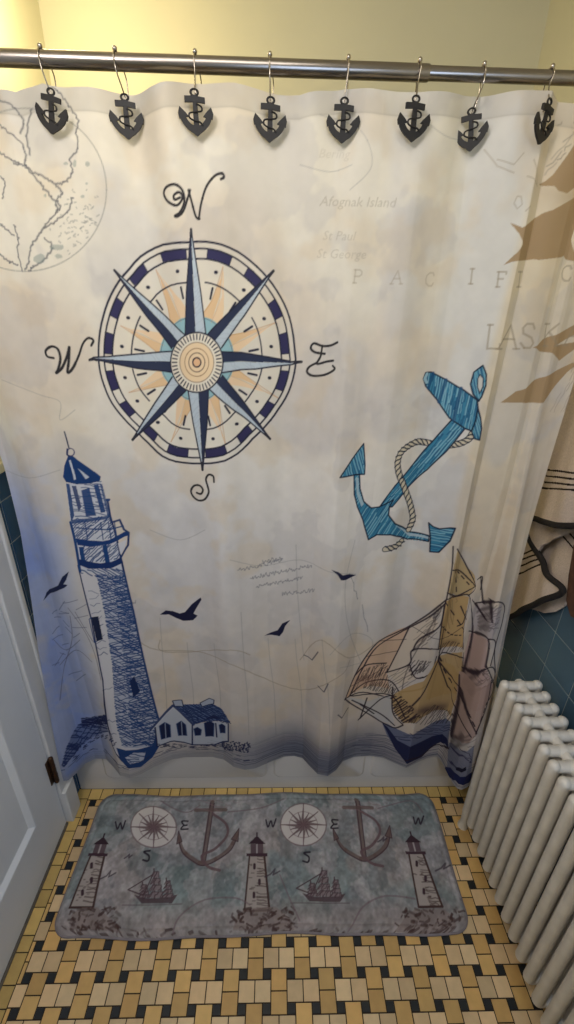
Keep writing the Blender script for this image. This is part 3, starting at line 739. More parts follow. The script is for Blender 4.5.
# --- big blue anchor
C.at(3.5875, 335, 355); B1, B2, B3, OL = (62, 134, 170), (26, 78, 124), (140, 192, 212), (24, 36, 62)
def plank(poly, ang, curve=False):
    C.fill(poly, B1, 1, curve=curve)
    C.hatch(poly, ang, 5.5, 1.0, B2, .8, brk=.3, wob=.2); C.hatch(poly, ang, 9, 1.1, B3, .85, brk=.3, wob=.2)
    C.line(poly, 1.5, OL, closed=True, curve=curve)
def rope(pts):
    p = smooth_path(pts, 8); C.line(p, 6.8, OL); C.line(p, 4.9, (214, 204, 184))
    L = np.concatenate([[0], np.cumsum(np.hypot(*np.diff(p, axis=0).T))])
    for s_ in np.arange(4, L[-1]-2, 17):
        x, y = np.interp(s_, L, p[:, 0]), np.interp(s_, L, p[:, 1]); x2, y2 = np.interp(s_+2, L, p[:, 0]), np.interp(s_+2, L, p[:, 1])
        d = np.array([x2-x, y2-y]); d /= np.hypot(*d)+1e-9; n = np.array([-d[1], d[0]]); c = np.array([x, y])
        C.line([c-n*10-d*10, c-n*3-d*1, c+n*3+d*1, c+n*10+d*10], 1.4, OL)
rope([(492, 283), (478, 302), (450, 317), (412, 324)]); rope([(352, 320), (325, 314), (295, 312), (262, 328), (236, 352), (225, 385), (228, 420), (240, 455)])
plank([(425, 226), (468, 262), (400, 345), (330, 412), (250, 490), (205, 545), (160, 545), (185, 510), (215, 470), (280, 392), (350, 310)], math.atan2(-1, .85))
plank([(160, 545), (130, 549), (103, 525), (90, 480), (88, 430), (68, 430), (69, 500), (80, 545), (100, 592), (120, 663), (150, 645), (200, 645), (260, 661), (335, 669), (336, 648), (270, 635), (215, 605), (192, 575), (195, 545), (210, 520)], -1.0)
C.fill([(74, 440), (84, 440), (86, 490), (104, 535), (95, 545), (78, 500)], (170, 196, 210), .9); C.fill([(215, 610), (270, 640), (335, 652), (335, 660), (265, 650)], (180, 200, 212), .9)
plank([(103, 318), (60, 376), (18, 440), (70, 430), (106, 428), (108, 395)], 1.3)
plank([(336, 602), (352, 616), (375, 624), (432, 622), (412, 668), (372, 708), (340, 706), (342, 655)], .15)
rope([(240, 452), (252, 485), (265, 520), (274, 555), (278, 590), (264, 626)]); rope([(238, 668), (222, 684), (200, 693), (180, 697)])
plank([(512, 188), (522, 225), (526, 262), (519, 306), (500, 300), (488, 270)], 1.3)
plank([(317, 85), (325, 64), (345, 62), (400, 90), (460, 125), (510, 162), (513, 190), (505, 235), (490, 273), (466, 264), (410, 226), (365, 160), (325, 112)], 1.75)
for p in ([(352, 66), (335, 118)], [(398, 90), (372, 168)], [(452, 120), (425, 232)]): C.line(p, 3.5, B2, .8)
C.line([(330, 68), (322, 85), (328, 98)], 3.0, (150, 186, 204))
plank([(515, 166), (495, 140), (486, 105), (498, 62), (530, 38), (543, 70), (541, 110), (526, 150)], 1.4)
C.fill([(520, 70), (532, 85), (530, 115), (519, 138), (511, 115), (512, 85)], (206, 208, 206), 1, OL, 1.0)

# --- sailing ship
S1 = (3.021, 330, 540); S2 = (3.189, 330, 640); IK = (48, 36, 50)
C.at(*S1)
C.fill([(48, 480), (75, 410), (110, 350), (150, 305), (240, 262), (205, 335), (172, 400), (180, 450), (120, 440), (70, 462)], (212, 176, 148), .8)
C.fill([(240, 262), (300, 222), (330, 250), (310, 285), (250, 330), (240, 380), (260, 420), (210, 440), (172, 400), (205, 335)], (216, 200, 184), .8)
C.fill([(385, 30), (412, 80), (440, 140), (420, 168), (385, 170), (355, 160), (372, 90)], (196, 168, 118), .85)
C.fill([(350, 182), (420, 172), (404, 260), (402, 325), (330, 330), (335, 260)], (196, 160, 104), .9)
C.fill([(328, 352), (400, 338), (410, 400), (392, 483), (290, 483), (300, 420)], (190, 158, 108), .9)
C.fill([(440, 195), (520, 190), (512, 250), (490, 300), (425, 275), (430, 220)], (178, 168, 172), .8)
C.fill([(420, 285), (478, 300), (470, 385), (492, 440), (480, 483), (400, 483), (402, 400)], (184, 156, 152), .85)
C.hatch([(80, 420), (105, 390), (165, 372), (178, 395), (140, 415), (85, 430)], -1.1, 5, .9, IK, .9, brk=.1)
C.hatch([(100, 445), (150, 425), (200, 450), (215, 470), (130, 455)], -1.0, 5, .9, IK, .9, brk=.1)
C.hatch([(235, 380), (260, 362), (310, 368), (290, 395), (245, 410)], -.9, 5, .9, IK, .9, brk=.1)
C.hatch([(330, 318), (360, 305), (400, 312), (402, 332), (330, 345)], -1.0, 5, 1.0, IK, .9, brk=.1)
C.hatch([(250, 330), (310, 270), (325, 280), (260, 340)], -.8, 6, .8, IK, .7)
C.hatch([(400, 385), (480, 390), (490, 420), (420, 450), (400, 430)], -.5, 8, 1.0, IK, .5); C.hatch([(400, 385), (480, 390), (490, 420), (420, 450), (400, 430)], .8, 11, .9, IK, .45)
C.hatch([(440, 200), (520, 195), (505, 280), (450, 270)], -.4, 9, 1.0, IK, .5); C.hatch([(460, 200), (520, 195), (490, 280)], .9, 13, 1.0, IK, .4)
C.hatch([(310, 225), (350, 180), (330, 230), (312, 262)], 1.9, 6, .9, IK, .8)
for p in ([(45, 483), (75, 410), (110, 350), (150, 305), (200, 280), (240, 260), (300, 222), (352, 180)], [(60, 470), (95, 395), (140, 325), (215, 278), (300, 232), (350, 190)],
          [(240, 262), (205, 335), (172, 400)], [(75, 410), (110, 378), (170, 372)], [(60, 468), (110, 430), (180, 425), (215, 470)], [(250, 335), (270, 300), (330, 262), (345, 200)],
          [(172, 400), (240, 375), (250, 332), (330, 330)], [(240, 375), (262, 418), (320, 392), (330, 345), (345, 262)], [(215, 460), (290, 440), (322, 352)],
          [(350, 182), (338, 250), (328, 330)], [(352, 180), (385, 170), (422, 172), (405, 260), (402, 330)], [(372, 20), (368, 90), (352, 180)], [(385, 28), (412, 78), (440, 140), (418, 168)],
          [(372, 92), (395, 95), (440, 140)], [(355, 160), (385, 168), (440, 140)], [(330, 352), (345, 340), (402, 356)], [(300, 483), (320, 400), (328, 352)], [(328, 352), (360, 420), (392, 483)],
          [(424, 175), (430, 280), (402, 400)], [(420, 275), (478, 300), (470, 385)], [(400, 385), (440, 400), (492, 385), (490, 430), (420, 462)], [(440, 190), (520, 190), (522, 240), (498, 330), (500, 400)],
          [(455, 110), (462, 190)], [(445, 120), (460, 112), (455, 150)], [(430, 180), (470, 240), (440, 190)], [(485, 180), (490, 250)], [(480, 300), (500, 310), (485, 380)], [(472, 380), (495, 440), (480, 483)],
          [(45, 480), (100, 460), (200, 483)], [(385, 260), (402, 250), (412, 215)], [(395, 200), (412, 240)]):
    C.line(p, 1.6, IK, .95, curve=True)
for p in ([(350, 190), (400, 265), (402, 280)], [(385, 95), (425, 140)], [(330, 352), (400, 470)], [(340, 262), (365, 285), (400, 288)], [(380, 90), (382, 165)]):
    q = smooth_path(p, 6)
    for k in range(0, len(q)-1, 2): C.line(q[k:k+2], 1.4, IK)
C.hatch([(55, 470), (80, 415), (120, 405), (170, 398), (185, 440), (120, 440), (70, 462)], -1.15, 5, .9, IK, .75, brk=.25)
C.hatch([(355, 185), (385, 176), (372, 262), (338, 300)], 1.5, 9, .7, (110, 84, 56), .6, brk=.3); C.hatch([(335, 360), (392, 350), (380, 470), (320, 470)], 1.3, 8, .7, (110, 84, 56), .55, brk=.4)
C.hatch([(375, 60), (395, 95), (380, 160), (360, 160)], 1.5, 7, .7, (110, 84, 56), .6, brk=.3); C.hatch([(300, 235), (340, 200), (325, 262), (262, 318), (250, 300)], -.75, 7, .8, IK, .6, brk=.3)
C.hatch([(170, 400), (240, 380), (262, 420), (215, 450), (185, 440)], -.6, 7, .8, IK, .6, brk=.3)
for p in ([(250, 262), (330, 300), (402, 262)], [(110, 352), (205, 335)], [(150, 305), (230, 300)], [(60, 445), (175, 380)], [(352, 182), (240, 375), (215, 470)], [(404, 340), (395, 420), (380, 483)]): C.line(p, 1.0, IK, .7, curve=True)
C.blob(360, 310, 30, 10, (84, 62, 56), .5); C.blob(110, 425, 34, 14, (150, 110, 96), .4)
C.at(*S2)
C.fill([(340, 65), (412, 110), (404, 180), (385, 245), (330, 225), (290, 250), (235, 265), (205, 230), (195, 180), (300, 130)], (188, 156, 106), .9)
C.fill([(412, 100), (515, 128), (500, 200), (468, 300), (385, 305), (392, 230), (404, 170)], (176, 150, 142), .9)
C.fill([(50, 188), (120, 195), (190, 175), (205, 270), (160, 260)], (196, 196, 200), .7)
C.blob(300, 225, 36, 14, (84, 62, 70), .8); C.blob(350, 215, 26, 12, (84, 62, 70), .7)
C.fill([(165, 262), (205, 280), (250, 300), (330, 262), (385, 262), (375, 345), (330, 332), (290, 372), (242, 392), (205, 340), (180, 300)], (96, 106, 138), .9)
C.fill([(165, 262), (185, 280), (215, 320), (250, 338), (290, 325), (330, 306), (375, 318), (378, 345), (335, 334), (292, 374), (244, 394), (206, 345)], (26, 32, 74), .95)
C.fill([(378, 330), (460, 335), (450, 420), (372, 420)], (112, 118, 144), .85)
C.fill([(362, 420), (368, 404), (400, 424), (452, 420), (450, 440), (400, 448), (368, 440)], (26, 34, 84), 1)
C.fill([(400, 402), (434, 404), (434, 416), (402, 416)], (22, 22, 48), 1)
C.hatch([(195, 180), (225, 178), (262, 215), (290, 245), (235, 268), (205, 235)], -.6, 6, 1.2, IK, .95, brk=.05)
C.hatch([(230, 260), (290, 240), (330, 205), (390, 230), (392, 262), (300, 270)], -.9, 6, 1.2, IK, .8, brk=.15)
C.hatch([(385, 305), (468, 300), (460, 345), (380, 345)], -.4, 9, 1.0, IK, .5, brk=.1); C.hatch([(385, 345), (455, 345), (450, 400), (375, 400)], .6, 9, 1.0, (40, 40, 80), .9, brk=.2)
C.hatch([(180, 290), (250, 300), (330, 270), (385, 275), (385, 300), (300, 310), (230, 325)], .05, 7, 1.0, (36, 40, 84), .8)
for p in ([(48, 188), (70, 205), (130, 240), (165, 262), (205, 280), (232, 272)], [(60, 180), (190, 175), (240, 250)], [(70, 192), (160, 235), (205, 272)], [(90, 255), (160, 190), (205, 175)], [(96, 205), (140, 235)],
          [(118, 185), (96, 250)], [(345, 65), (300, 165), (262, 210)], [(345, 65), (410, 240), (450, 310)], [(415, 150), (440, 240), (468, 300)], [(515, 128), (500, 210), (465, 300)], [(412, 110), (408, 200), (385, 305)],
          [(345, 65), (412, 150)], [(240, 385), (290, 370), (335, 335), (378, 345)], [(200, 150), (200, 230), (232, 270)]):
    C.line(p, 1.6, IK, .95, curve=True)
for p in ([(350, 72), (408, 170)], [(412, 170), (466, 285)], [(500, 200), (470, 290)]):
    q = smooth_path(p, 8)
    for k in range(0, len(q)-1, 2): C.line(q[k:k+2], 1.5, IK)
# --- tan shapes and chart lettering, upper right
C.at(3.011, 484, 80)
for q in ([(165, 315), (185, 305), (208, 285), (300, 150), (330, 150), (330, 330), (275, 322), (250, 342), (225, 335), (212, 320)],
          [(78, 430), (115, 446), (180, 400), (271, 355), (330, 330), (330, 420), (275, 440), (262, 480), (275, 520), (330, 560), (240, 530), (150, 540), (58, 558), (100, 520), (117, 495), (108, 468)],
          [(145, 806), (210, 770), (271, 738), (320, 720), (320, 760), (271, 768), (215, 800), (271, 790), (320, 780), (271, 812), (226, 846), (205, 822)],
          [(50, 971), (95, 938), (140, 914), (265, 852), (300, 850), (250, 880), (215, 920), (178, 973), (110, 972)]):
    C.fill(q, TAN, .92); C.blob(q[3][0], q[3][1], 30, 30, (180, 152, 112), .3)
C.hatch([(270, 850), (330, 820), (330, 1000), (200, 1000), (225, 930)], -1.1, 7, .7, (150, 134, 124), .6)
C.hatch([(225, 130), (300, 110), (240, 230), (180, 290), (215, 200)], -.8, 9, .8, (140, 128, 112), .7)
for p in ([(100, 350), (90, 372), (100, 388), (115, 375), (112, 352), (100, 350)], [(125, 395), (140, 380)], [(0, 210), (40, 260), (90, 280)], [(130, 290), (160, 320), (150, 240)], [(40, 240), (90, 255), (120, 220)]):
    C.line(p, 1.0, (150, 134, 108), .5)
FONT = {'P': [[(0, 0), (0, 10)], [(-1, 0), (2, 0)], [(-1, 10), (4, 10), (6, 8.6), (6, 6.4), (4, 5), (0, 5)]], 'A': [[(-1, 0), (4, 10), (8, 0)], [(1, 4), (6.4, 4)], [(-2, 0), (1, 0)], [(6.5, 0), (9.5, 0)]],
        'C': [[(7, 8), (6, 10), (3, 10), (.6, 8), (0, 5), (.6, 2), (3, 0), (6, 0), (7, 2)]], 'I': [[(2, 0), (2, 10)], [(.5, 0), (3.5, 0)], [(.5, 10), (3.5, 10)]],
        'F': [[(0, 0), (0, 10)], [(-1, 10), (6, 10), (6, 8.5)], [(0, 5.3), (4, 5.3)], [(-1, 0), (2, 0)]], 'L': [[(0, 10), (0, 0), (6, 0), (6, 2)], [(-1, 10), (1.5, 10)]],
        'S': [[(6, 8), (5, 10), (2, 10), (.3, 8.3), (.8, 6), (5, 4.2), (6.2, 2), (5, 0), (2, 0), (0, 2)]], 'K': [[(0, 0), (0, 10)], [(6.5, 10), (0, 4)], [(2, 6), (7, 0)], [(-1, 0), (1.5, 0)], [(5.5, 0), (8.5, 0)], [(-1, 10), (1.5, 10)]]}
C.at(1, 0, 0)
for ch, x, y, h, w_ in [('P', 354, 283, 13, .9), ('A', 392, 284, 13, .9), ('C', 425, 286, 13, .9), ('I', 468, 284, 15, 1.0), ('F', 497, 287, 15, 1.0), ('I', 516, 287, 15, 1.0), ('C', 561, 281, 15, 1.1),
                        ('L', 487, 349, 24, 1.2), ('A', 500, 349, 24, 1.2), ('S', 520, 348, 24, 1.4), ('K', 544, 346, 22, 1.3), ('A', 566, 345, 22, 1.3)]:
    for p in FONT[ch]: C.line([(x+a*h/10*.85+b*h/10*.12, y-b*h/10) for a, b in p], w_*1.5, (156, 142, 120), .42 if x < 465 else .62)
def small_text(txt, x, y, size, alpha, slope=0.02, col=(150, 140, 124)):
    cu = bpy.data.curves.new('t', 'FONT'); cu.body = txt; cu.shear = .3; cu.resolution_u = 2; ob = bpy.data.objects.new('t', cu); COL.objects.link(ob)
    dg = bpy.context.evaluated_depsgraph_get(); me = ob.evaluated_get(dg).to_mesh()
    vs = [v.co.copy() for v in me.vertices]
    for f in me.polygons:
        C.fill(np.array([(x+vs[i].x*size, y-vs[i].y*size*1.1+slope*vs[i].x*size) for i in f.vertices]), col, alpha)
    bpy.data.objects.remove(ob); bpy.data.curves.remove(cu)
small_text('Afognak Island', 319, 206, 13, .45); small_text('St Paul', 322, 240, 12, .35); small_text('St George', 316, 258, 12, .35); small_text('Bering', 318, 158, 12, .22)

a_ = np.linspace(0, 1, W_); t_ = np.linspace(0, 1, H_); AA, TT = np.meshgrid(a_, t_)
GX, GZ = curtain_xz(AA, TT); GY = curtain_y(GX, GZ)
M_cloth = mat('printed_polyester', (220, 215, 205), .62, attr='print', transl=.30, spec=.3, bump=(700, .06))
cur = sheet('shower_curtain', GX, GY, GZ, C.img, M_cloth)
tag(cur, 'wide cloth shower curtain printed with a compass, blue lighthouse, blue anchor and sailing ship', 'shower curtain')

# ------------------------------------------------------------------ anchor hooks
M_black = mat('black_enamelled_metal', (17, 12, 10), .6, 0.0, noise=(50, .2))
M_wire = mat('hook_steel', (176, 168, 158), .25, 1.0, noise=(80, .1))
def anchor_bm():
    bm = bmesh.new()
    k = .001
    sh = [(-3.2, 27), (3.2, 27), (4.4, -26), (-4.4, -26)]
    prism(bm, [(a*k, b*k) for a, b in sh], -.0018, .0018)
    prism(bm, [(a*k, b*k) for a, b in [(-15.5, 25), (-15.5, 15), (-3, 15.5), (3, 15.5), (15.5, 13.5), (15.5, 23), (3, 25), (-3, 25.5)]], -.0022, .0022)
    out = smooth_path([(-24, 2), (-23, -14), (-15, -27), (-6, -35), (0, -40), (6, -35), (15, -27), (23, -14), (24, 2)], 5)
    inn = smooth_path([(17, -4), (13, -14), (7, -21), (0, -23), (-7, -21), (-13, -14), (-17, -4)], 5)
    prism(bm, [(a*k, b*k) for a, b in np.vstack([out, inn])], -.002, .002)
    for s in (-1, 1): prism(bm, [(s*a*k, b*k) for a, b in [(24, 8), (15, -2), (11, -8), (18, -10), (25.5, -12), (27, -3)]][::s], -.0022, .0022)
    tube(bm, [(5.5*k*math.cos(t), 0, (31+5.5*math.sin(t))*k) for t in np.linspace(0, 2*math.pi, 18, endpoint=False)], .0018, 8, True)
    rp = smooth_path([(2, 12), (9, 8), (9, 1), (0, -1), (-9, -3), (-10, -10), (-3, -15), (5, -17), (10, -22)], 6)
    zz = np.linspace(-.5, 6.5*math.pi, len(rp))
    tube(bm, [(p[0]*k, -.0026, p[1]*k) for p in rp], .0015, 7)
    return bm
names = ['leftmost anchor hook, tilted, above the printed globe', 'black anchor hook just right of the globe print, second along the rod',
         'black anchor hook hanging above the N of the compass', 'fourth anchor hook from the left, straight above the right side of the compass print',
         'fifth anchor hook from the left, above the faint Afognak Island lettering', 'anchor hook right beneath the joint where the rod narrows',
         'anchor hook second from the right, its charm tilted on a bare stretch of pale cloth', 'rightmost anchor hook, charm turned edgewise beside the tan printed shapes']
charm = obj('anchor_charm', anchor_bm(), M_black, None, False)
charm_me = charm.data; bpy.data.objects.remove(charm)
hk_x = [-.408, -.282, -.146, -.017, .119, .244, .358, .479]
turn = [(.2, -.15), (.02, .10), (-.03, .12), (.03, .05), (.0, 0), (-.03, .15), (-.14, -.30), (.02, .60)]
for i, (xt, xc, lb) in enumerate(zip(hk_x, _hx, names)):
    r_ = .0124 if xt < XJ else .0104
    h = empty('shower_hook', (xt, YR, ZR), 'black and steel ' + lb if i == 0 else lb, 'curtain hook', 'anchor shaped curtain hooks along the rod')
    dx = xc-xt; yc = float(curtain_y(np.array([xc]), np.array([1.93]))[0])-YR
    # wire: up from behind the cloth, over the rod, down in front
    R0 = r_+.0018
    pts = [(dx+.002, yc+.006, -.055), (dx*.8+.004, .010+yc*.3, -.045), (dx*.5+.006, R0+.001, -.018)]
    pts += [(dx*.25+.003, R0*math.cos(t), R0*math.sin(t)) for t in (0, .5, 1.0, 1.35)]
    b = bmesh.new(); tube(b, smooth_path(pts, 5), .0011, 6)
    pts2 = [(0, R0*math.cos(t), R0*math.sin(t)) for t in (1.45, 1.8, 2.3, 2.8, 3.14)]+[(dx*.35, -R0-.002, -.018), (dx*.8, yc-.008, -.042), (dx, yc-.007, -.052), (dx+.001, yc-.003, -.056), (dx+.002, yc+.006, -.055)]
    tube(b, smooth_path(pts2, 5), .0012, 6)
    obj('wire', b, M_wire, h, True)
    b = bmesh.new(); ball(b, (0, -.001, R0+.0025), .0042, .0042, .0042, 12, 8); ball(b, (dx*.1, R0*.42, R0*.95), .003, .003, .003, 12, 8)
    obj('roller_ball', b, M_wire, h, True)
    c = bpy.data.objects.new('anchor_charm', charm_me); COL.objects.link(c); c.parent = h
    c.location = (dx, yc-.0165, -.0740); c.rotation_euler = (0.05, turn[i][0], turn[i][1]); c.scale = (1.12, 1, .82)

# ------------------------------------------------------------------ radiator
M_rad = mat('old_radiator_paint', (212, 206, 196), .45, noise=(18, .12), bump=(120, .25))
RX = .654
rad = empty('radiator', (.70, .63, 0), 'cream painted cast iron column radiator standing against the blue tiled wall', 'radiator')
def section_bm():
    bm = bmesh.new(); zt, zb = .644, .078; r = .0142
    for x_ in (-.046, 0, .046): capsule(bm, (x_, 0, zb), (x_, 0, zt+(.004 if x_ else -.004)), r if x_ else .0135, 18, 5)
    capsule(bm, (-.046, 0, zt), (.046, 0, zt), .0136, 16, 5); capsule(bm, (-.046, 0, zb), (.046, 0, zb), .0145, 16, 5)
    ball(bm, (0, 0, zt-.001), .024, .0190, .0165); ball(bm, (0, 0, zb), .024, .0185, .022)
    return bm
sec = None; NS = 16
sec_o = obj('section', section_bm(), M_rad, rad, True)
for k in range(NS):
    s_ = sec_o if k == 0 else sec_o.copy()
    if k: COL.objects.link(s_); s_.parent = rad
    s_.location = (RX+.046-.70, .915-.0405*k-.63, 0)
for k in (0, NS-1):
    for x_ in (-.046, .046):
        bm = bmesh.new(); yy = .915-.0405*k-.63
        revolve_axis(bm, (RX+.046-.70+x_, yy, .08), (RX+.046-.70+x_, yy, 0), [(0, .0125), (.04, .0115), (.062, .012), (.072, .016), (.08, .017), (.08, 0)], 18)
        obj('leg', bm, M_rad, rad, True, sharp=50)
for zz in (.644, .078):
    bm = bmesh.new(); revolve_axis(bm, (0, .30, zz), (0, -.34, zz), [(0, 0), (0, .013), (.605, .013), (.605, 0)], 14)
    obj('hub_pipe', bm, M_rad, rad, True, sharp=50)

# ------------------------------------------------------------------ bath mat
mx0, mx1, my0, my1, mz = -.612, .572, .628, 1.022, .014
def mat_chart(P):
    Q = on_z(P, mz)
    d = np.linalg.norm(Q-[0, 0, CH], axis=1)
    return np.stack([Q[:, 0]-mx0, Q[:, 1]-my0], -1), d/FPX
B = Print(0, mx1-mx0, 0, my1-my0, .0018, mat_chart)
h, w = B.H, B.W
n1, n2, n3, n4 = vnoise((h, w), 120, 5), vnoise((h, w), 90, 4), vnoise((h, w), 16, 3), vnoise((h, w), 60, 5)
gy = np.linspace(0, 1, h)[:, None]; gx2 = np.linspace(0, 1, w)[None]
base = np.ones((h, w, 1))*np.array([128, 134, 134.])
def mixb_(wt, col):
    global base
    base = base*(1-wt[..., None])+np.array(col, float)*wt[..., None]
mixb_(ss(.44, .60, n1)*.8, (152, 142, 140)); mixb_(ss(.50, .58, n2)*.6, (118, 132, 134)); mixb_(ss(.52, .60, n4)*.6, (164, 156, 158)); mixb_(ss(.50, .57, vnoise((h, w), 34, 4))*.35, (96, 104, 110)); mixb_(ss(.55, .60, vnoise((h, w), 26, 4))*.45, (168, 162, 164))
mixb_(ss(.18, .02, gy)*.0+(1-ss(.06, .24, gy))*.7*np.ones((h, w)), (150, 138, 136))
base = base*(1+(n3-.5)[..., None]*.3)*(1+(vnoise((h, w), 5, 2)-.5)[..., None]*.25)
B.img = s2l(base)
MI = (72, 54, 52)
B.at(1, 0, 0)
def mcompass(cx, cy, r):
    e = lambda k, n=26: [(cx+r*k*1.04*math.cos(t), cy+r*k*.94*math.sin(t)) for t in np.linspace(0, 2*math.pi, n, endpoint=False)]
    B.fill(e(1.0), (206, 198, 194), .85); B.line(e(1.0), 1.0, (120, 100, 104), .8, closed=True); B.line(e(.62), .7, (140, 120, 122), .7, closed=True)
    for k in range(16):
        a = k*math.pi/8; L = (1.0 if k % 4 == 0 else .9 if k % 2 == 0 else .6)*r; d = np.array([math.sin(a)*1.04, -math.cos(a)*.94]); n = np.array([-d[1], d[0]])
        c = np.array([cx, cy]); B.fill([c, c+d*L*.3-n*2.2, c+d*L], (96, 74, 78), .85); B.line([c, c+d*L], .8, (110, 88, 92), .9)
def mtower(bx, by, tx_, ty_, wb):
    b = np.array([bx, by]); t = np.array([tx_, ty_]); d = t-b
    def pt(u, k): return b+d*k+np.array([u, 0])
    body = [pt(-wb/2, 0), pt(-wb*.3, .7), pt(wb*.3, .7), pt(wb/2, 0)]
    B.fill(body, (166, 154, 148), .85); B.hatch([pt(0, 0), pt(.02*wb, .7), pt(wb*.3, .7), pt(wb/2, 0)], .1, 2.4, .8, MI, .7)
    B.line([body[0], body[1]], 1.3, MI); B.line([body[3], body[2]], 1.6, MI); B.line([body[0], body[3]], 1.5, MI)
    B.fill([pt(-wb*.42, .7), pt(-wb*.42, .74), pt(wb*.42, .74), pt(wb*.42, .7)], (70, 52, 60), 1)
    B.fill([pt(-wb*.25, .74), pt(-wb*.25, .86), pt(wb*.25, .86), pt(wb*.25, .74)], (86, 66, 74), .9); B.line([pt(0, .75), pt(0, .86)], 1.2, (160, 150, 152))
    B.fill([pt(-wb*.34, .86), pt(-.05*wb, .95), pt(.05*wb, .95), pt(wb*.34, .86)], (60, 44, 52), 1); B.line([pt(0, .94), pt(0, 1.0)], 1.2, (60, 44, 52))
    for u, k in ((-.1, .55), (.1, .35), (-.12, .18)): q = pt(u*wb, k); B.line([q, q+[0, -3.5]], 2.0, (66, 48, 56))
    for k in range(16):
        q = pt(random.uniform(-.4, .1)*wb, random.uniform(.05, .65)); B.line([q, q+[random.uniform(1, 4), 0]], .7, MI, .6)
def manchor(cx, ty_, by, s, tilt):
    c = (104, 84, 80); t = np.array([cx, ty_]); b = np.array([cx+tilt, by])
    def q(u, k): return t+(b-t)*k+np.array([u, 0])
    B.line([q(0, 0), q(0, 1)], 3.6, c, .8); B.line([q(-1.2, .02), q(-1.2, .98)], .9, (78, 60, 66)); B.line([q(2.4, .02), q(2.4, .98)], .8, (78, 60, 66))
    B.line([q(-15*s, .13), q(15*s, .13)], 2.8, c, .8)
    B.line([q(-28*s, .58), q(-22*s, .80), q(-10*s, .95), q(0, 1.02), q(12*s, .95), q(24*s, .78), q(30*s, .52)], 2.6, c, .8, curve=True)
    B.line([q(-28*s, .60), q(-22*s, .84), q(-10*s, .99), q(0, 1.06), q(12*s, .99), q(26*s, .80), q(31*s, .54)], .9, (78, 60, 66), curve=True)
    B.fill([q(-29*s, .70), q(-29*s, .48), q(-24*s, .66)], c, .8, (78, 60, 66), .7); B.fill([q(32*s, .66), q(31*s, .44), q(25*s, .62)], c, .8, (78, 60, 66), .7)
    B.line([q(3, .2), q(17*s, .36), q(20*s, .56), q(10*s, .78), q(-2, .9), q(6, 1.08), q(18, 1.14)], 2.0, (104, 82, 86), .9, curve=True)
def mship(cx, by, s):
    c = (80, 62, 68)
    B.fill([(cx-22*s, by-9*s), (cx-14*s, by), (cx+18*s, by), (cx+24*s, by-9*s), (cx+10*s, by-6*s), (cx-8*s, by-5*s)], c, .9)
    for mx_, hh, ww in ((-12, 22, 7), (0, 36, 9), (13, 26, 7)):
        B.line([(cx+mx_*s, by-5*s), (cx+(mx_-1)*s, by-hh*s)], .9, c)
        for k in range(4):
            z = by-6*s-k*(hh-8)*s/4; w0 = ww*(1-.16*k)*s
            pl = [(cx+mx_*s-w0*.8, z), (cx+mx_*s-w0*.3, z-(hh-9)*s/4.6), (cx+mx_*s+w0*.9, z-(hh-9)*s/4.6), (cx+mx_*s+w0*.9, z)]
            B.fill(pl, (128, 112, 116), .85); B.hatch(pl, -1, 2.2, .8, c, .8); B.line(pl, .7, c, .8)
    B.line([(cx-28*s, by-14*s), (cx-12*s, by-8*s), (cx-2*s, by-30*s), (cx-28*s, by-14*s)], .8, c); B.line([(cx-34*s, by+2), (cx+28*s, by+1)], .7, c, .6)
def rocks(x0, x1, y0, y1, n):
    for k in range(n):
        x = random.uniform(x0, x1); y = random.uniform(y0, y1); B.line([(x, y), (x+random.uniform(-5, 7), y+random.uniform(-4, 4))], random.uniform(.8, 1.9), MI, random.uniform(.4, .9))
mcompass(153.5, 827, 22); mcompass(303.5, 825, 22)
for (x, y) in ((146, 856), (306, 857)): B.line([(x+4, y-5), (x-2, y-4), (x+3, y), (x+2, y+5), (x-3, y+4)], 1.3, (48, 42, 52), curve=True)
for (x, y) in ((184, 825), (334, 824)):
    B.line([(x+4, y-4), (x-2, y-4), (x, y), (x+3, y)], 1.2, (48, 42, 52), curve=True); B.line([(x, y), (x-3, y+4), (x+4, y+4)], 1.2, (48, 42, 52), curve=True)
for (x, y) in ((120, 825), (271, 823), (418, 820)):
    B.line([(x-5, y-3), (x-3, y+4), (x, y-2), (x+2, y+4), (x+5, y-4)], 1.2, (56, 48, 58), curve=True)
manchor(212, 802, 862, 1.0, -9); manchor(357, 800, 858, .95, 7)
mtower(82, 908, 104, 834, 23); mtower(257, 911, 257, 833, 25); mtower(431, 906, 410, 832, 24)
mship(155, 903, .95); mship(323, 902, .95)
for a, b in ((67, 118), (232, 296), (400, 464)):
    B.fill([(a, 930), (a+6, 914), (a+16, 908), (b-20, 908), (b-6, 920), (b, 932)], (128, 112, 108), .6); rocks(a, b, 909, 932, 70)
rocks(60, 462, 929, 936, 60)
for p in ([(170, 932), (182, 914), (205, 900), (235, 898), (250, 905)], [(352, 930), (362, 908), (385, 896), (415, 898)], [(280, 875), (290, 900), (300, 922)], [(160, 800), (185, 812), (200, 805)], [(228, 812), (262, 808), (284, 800)], [(378, 808), (410, 800), (422, 812)]):
    B.line(p, 1.1, (112, 90, 98), .6, curve=True)
for (x, y, s) in ((108, 876, 1), (272, 874, 1), (443, 868, 1), (128, 857, .5), (382, 840, .6)):
    B.line([(x-7*s, y+3*s), (x-1, y), (x+3*s, y-5*s), (x+1, y+1), (x+8*s, y-3*s)], 1.1, (66, 54, 66), .8)
for k in range(3): B.hatch([(176+k*150, 800), (206+k*150, 796), (240+k*150, 802), (214+k*150, 816)], .3, 4, .7, (140, 110, 118), .4)
# mat body: pillowy slab with rounded corners
u = np.linspace(-1, 1, w); v = np.linspace(-1, 1, h); UU, VV = np.meshgrid(u, v)
hx, hy, rc = (mx1-mx0)/2, (my1-my0)/2, .045
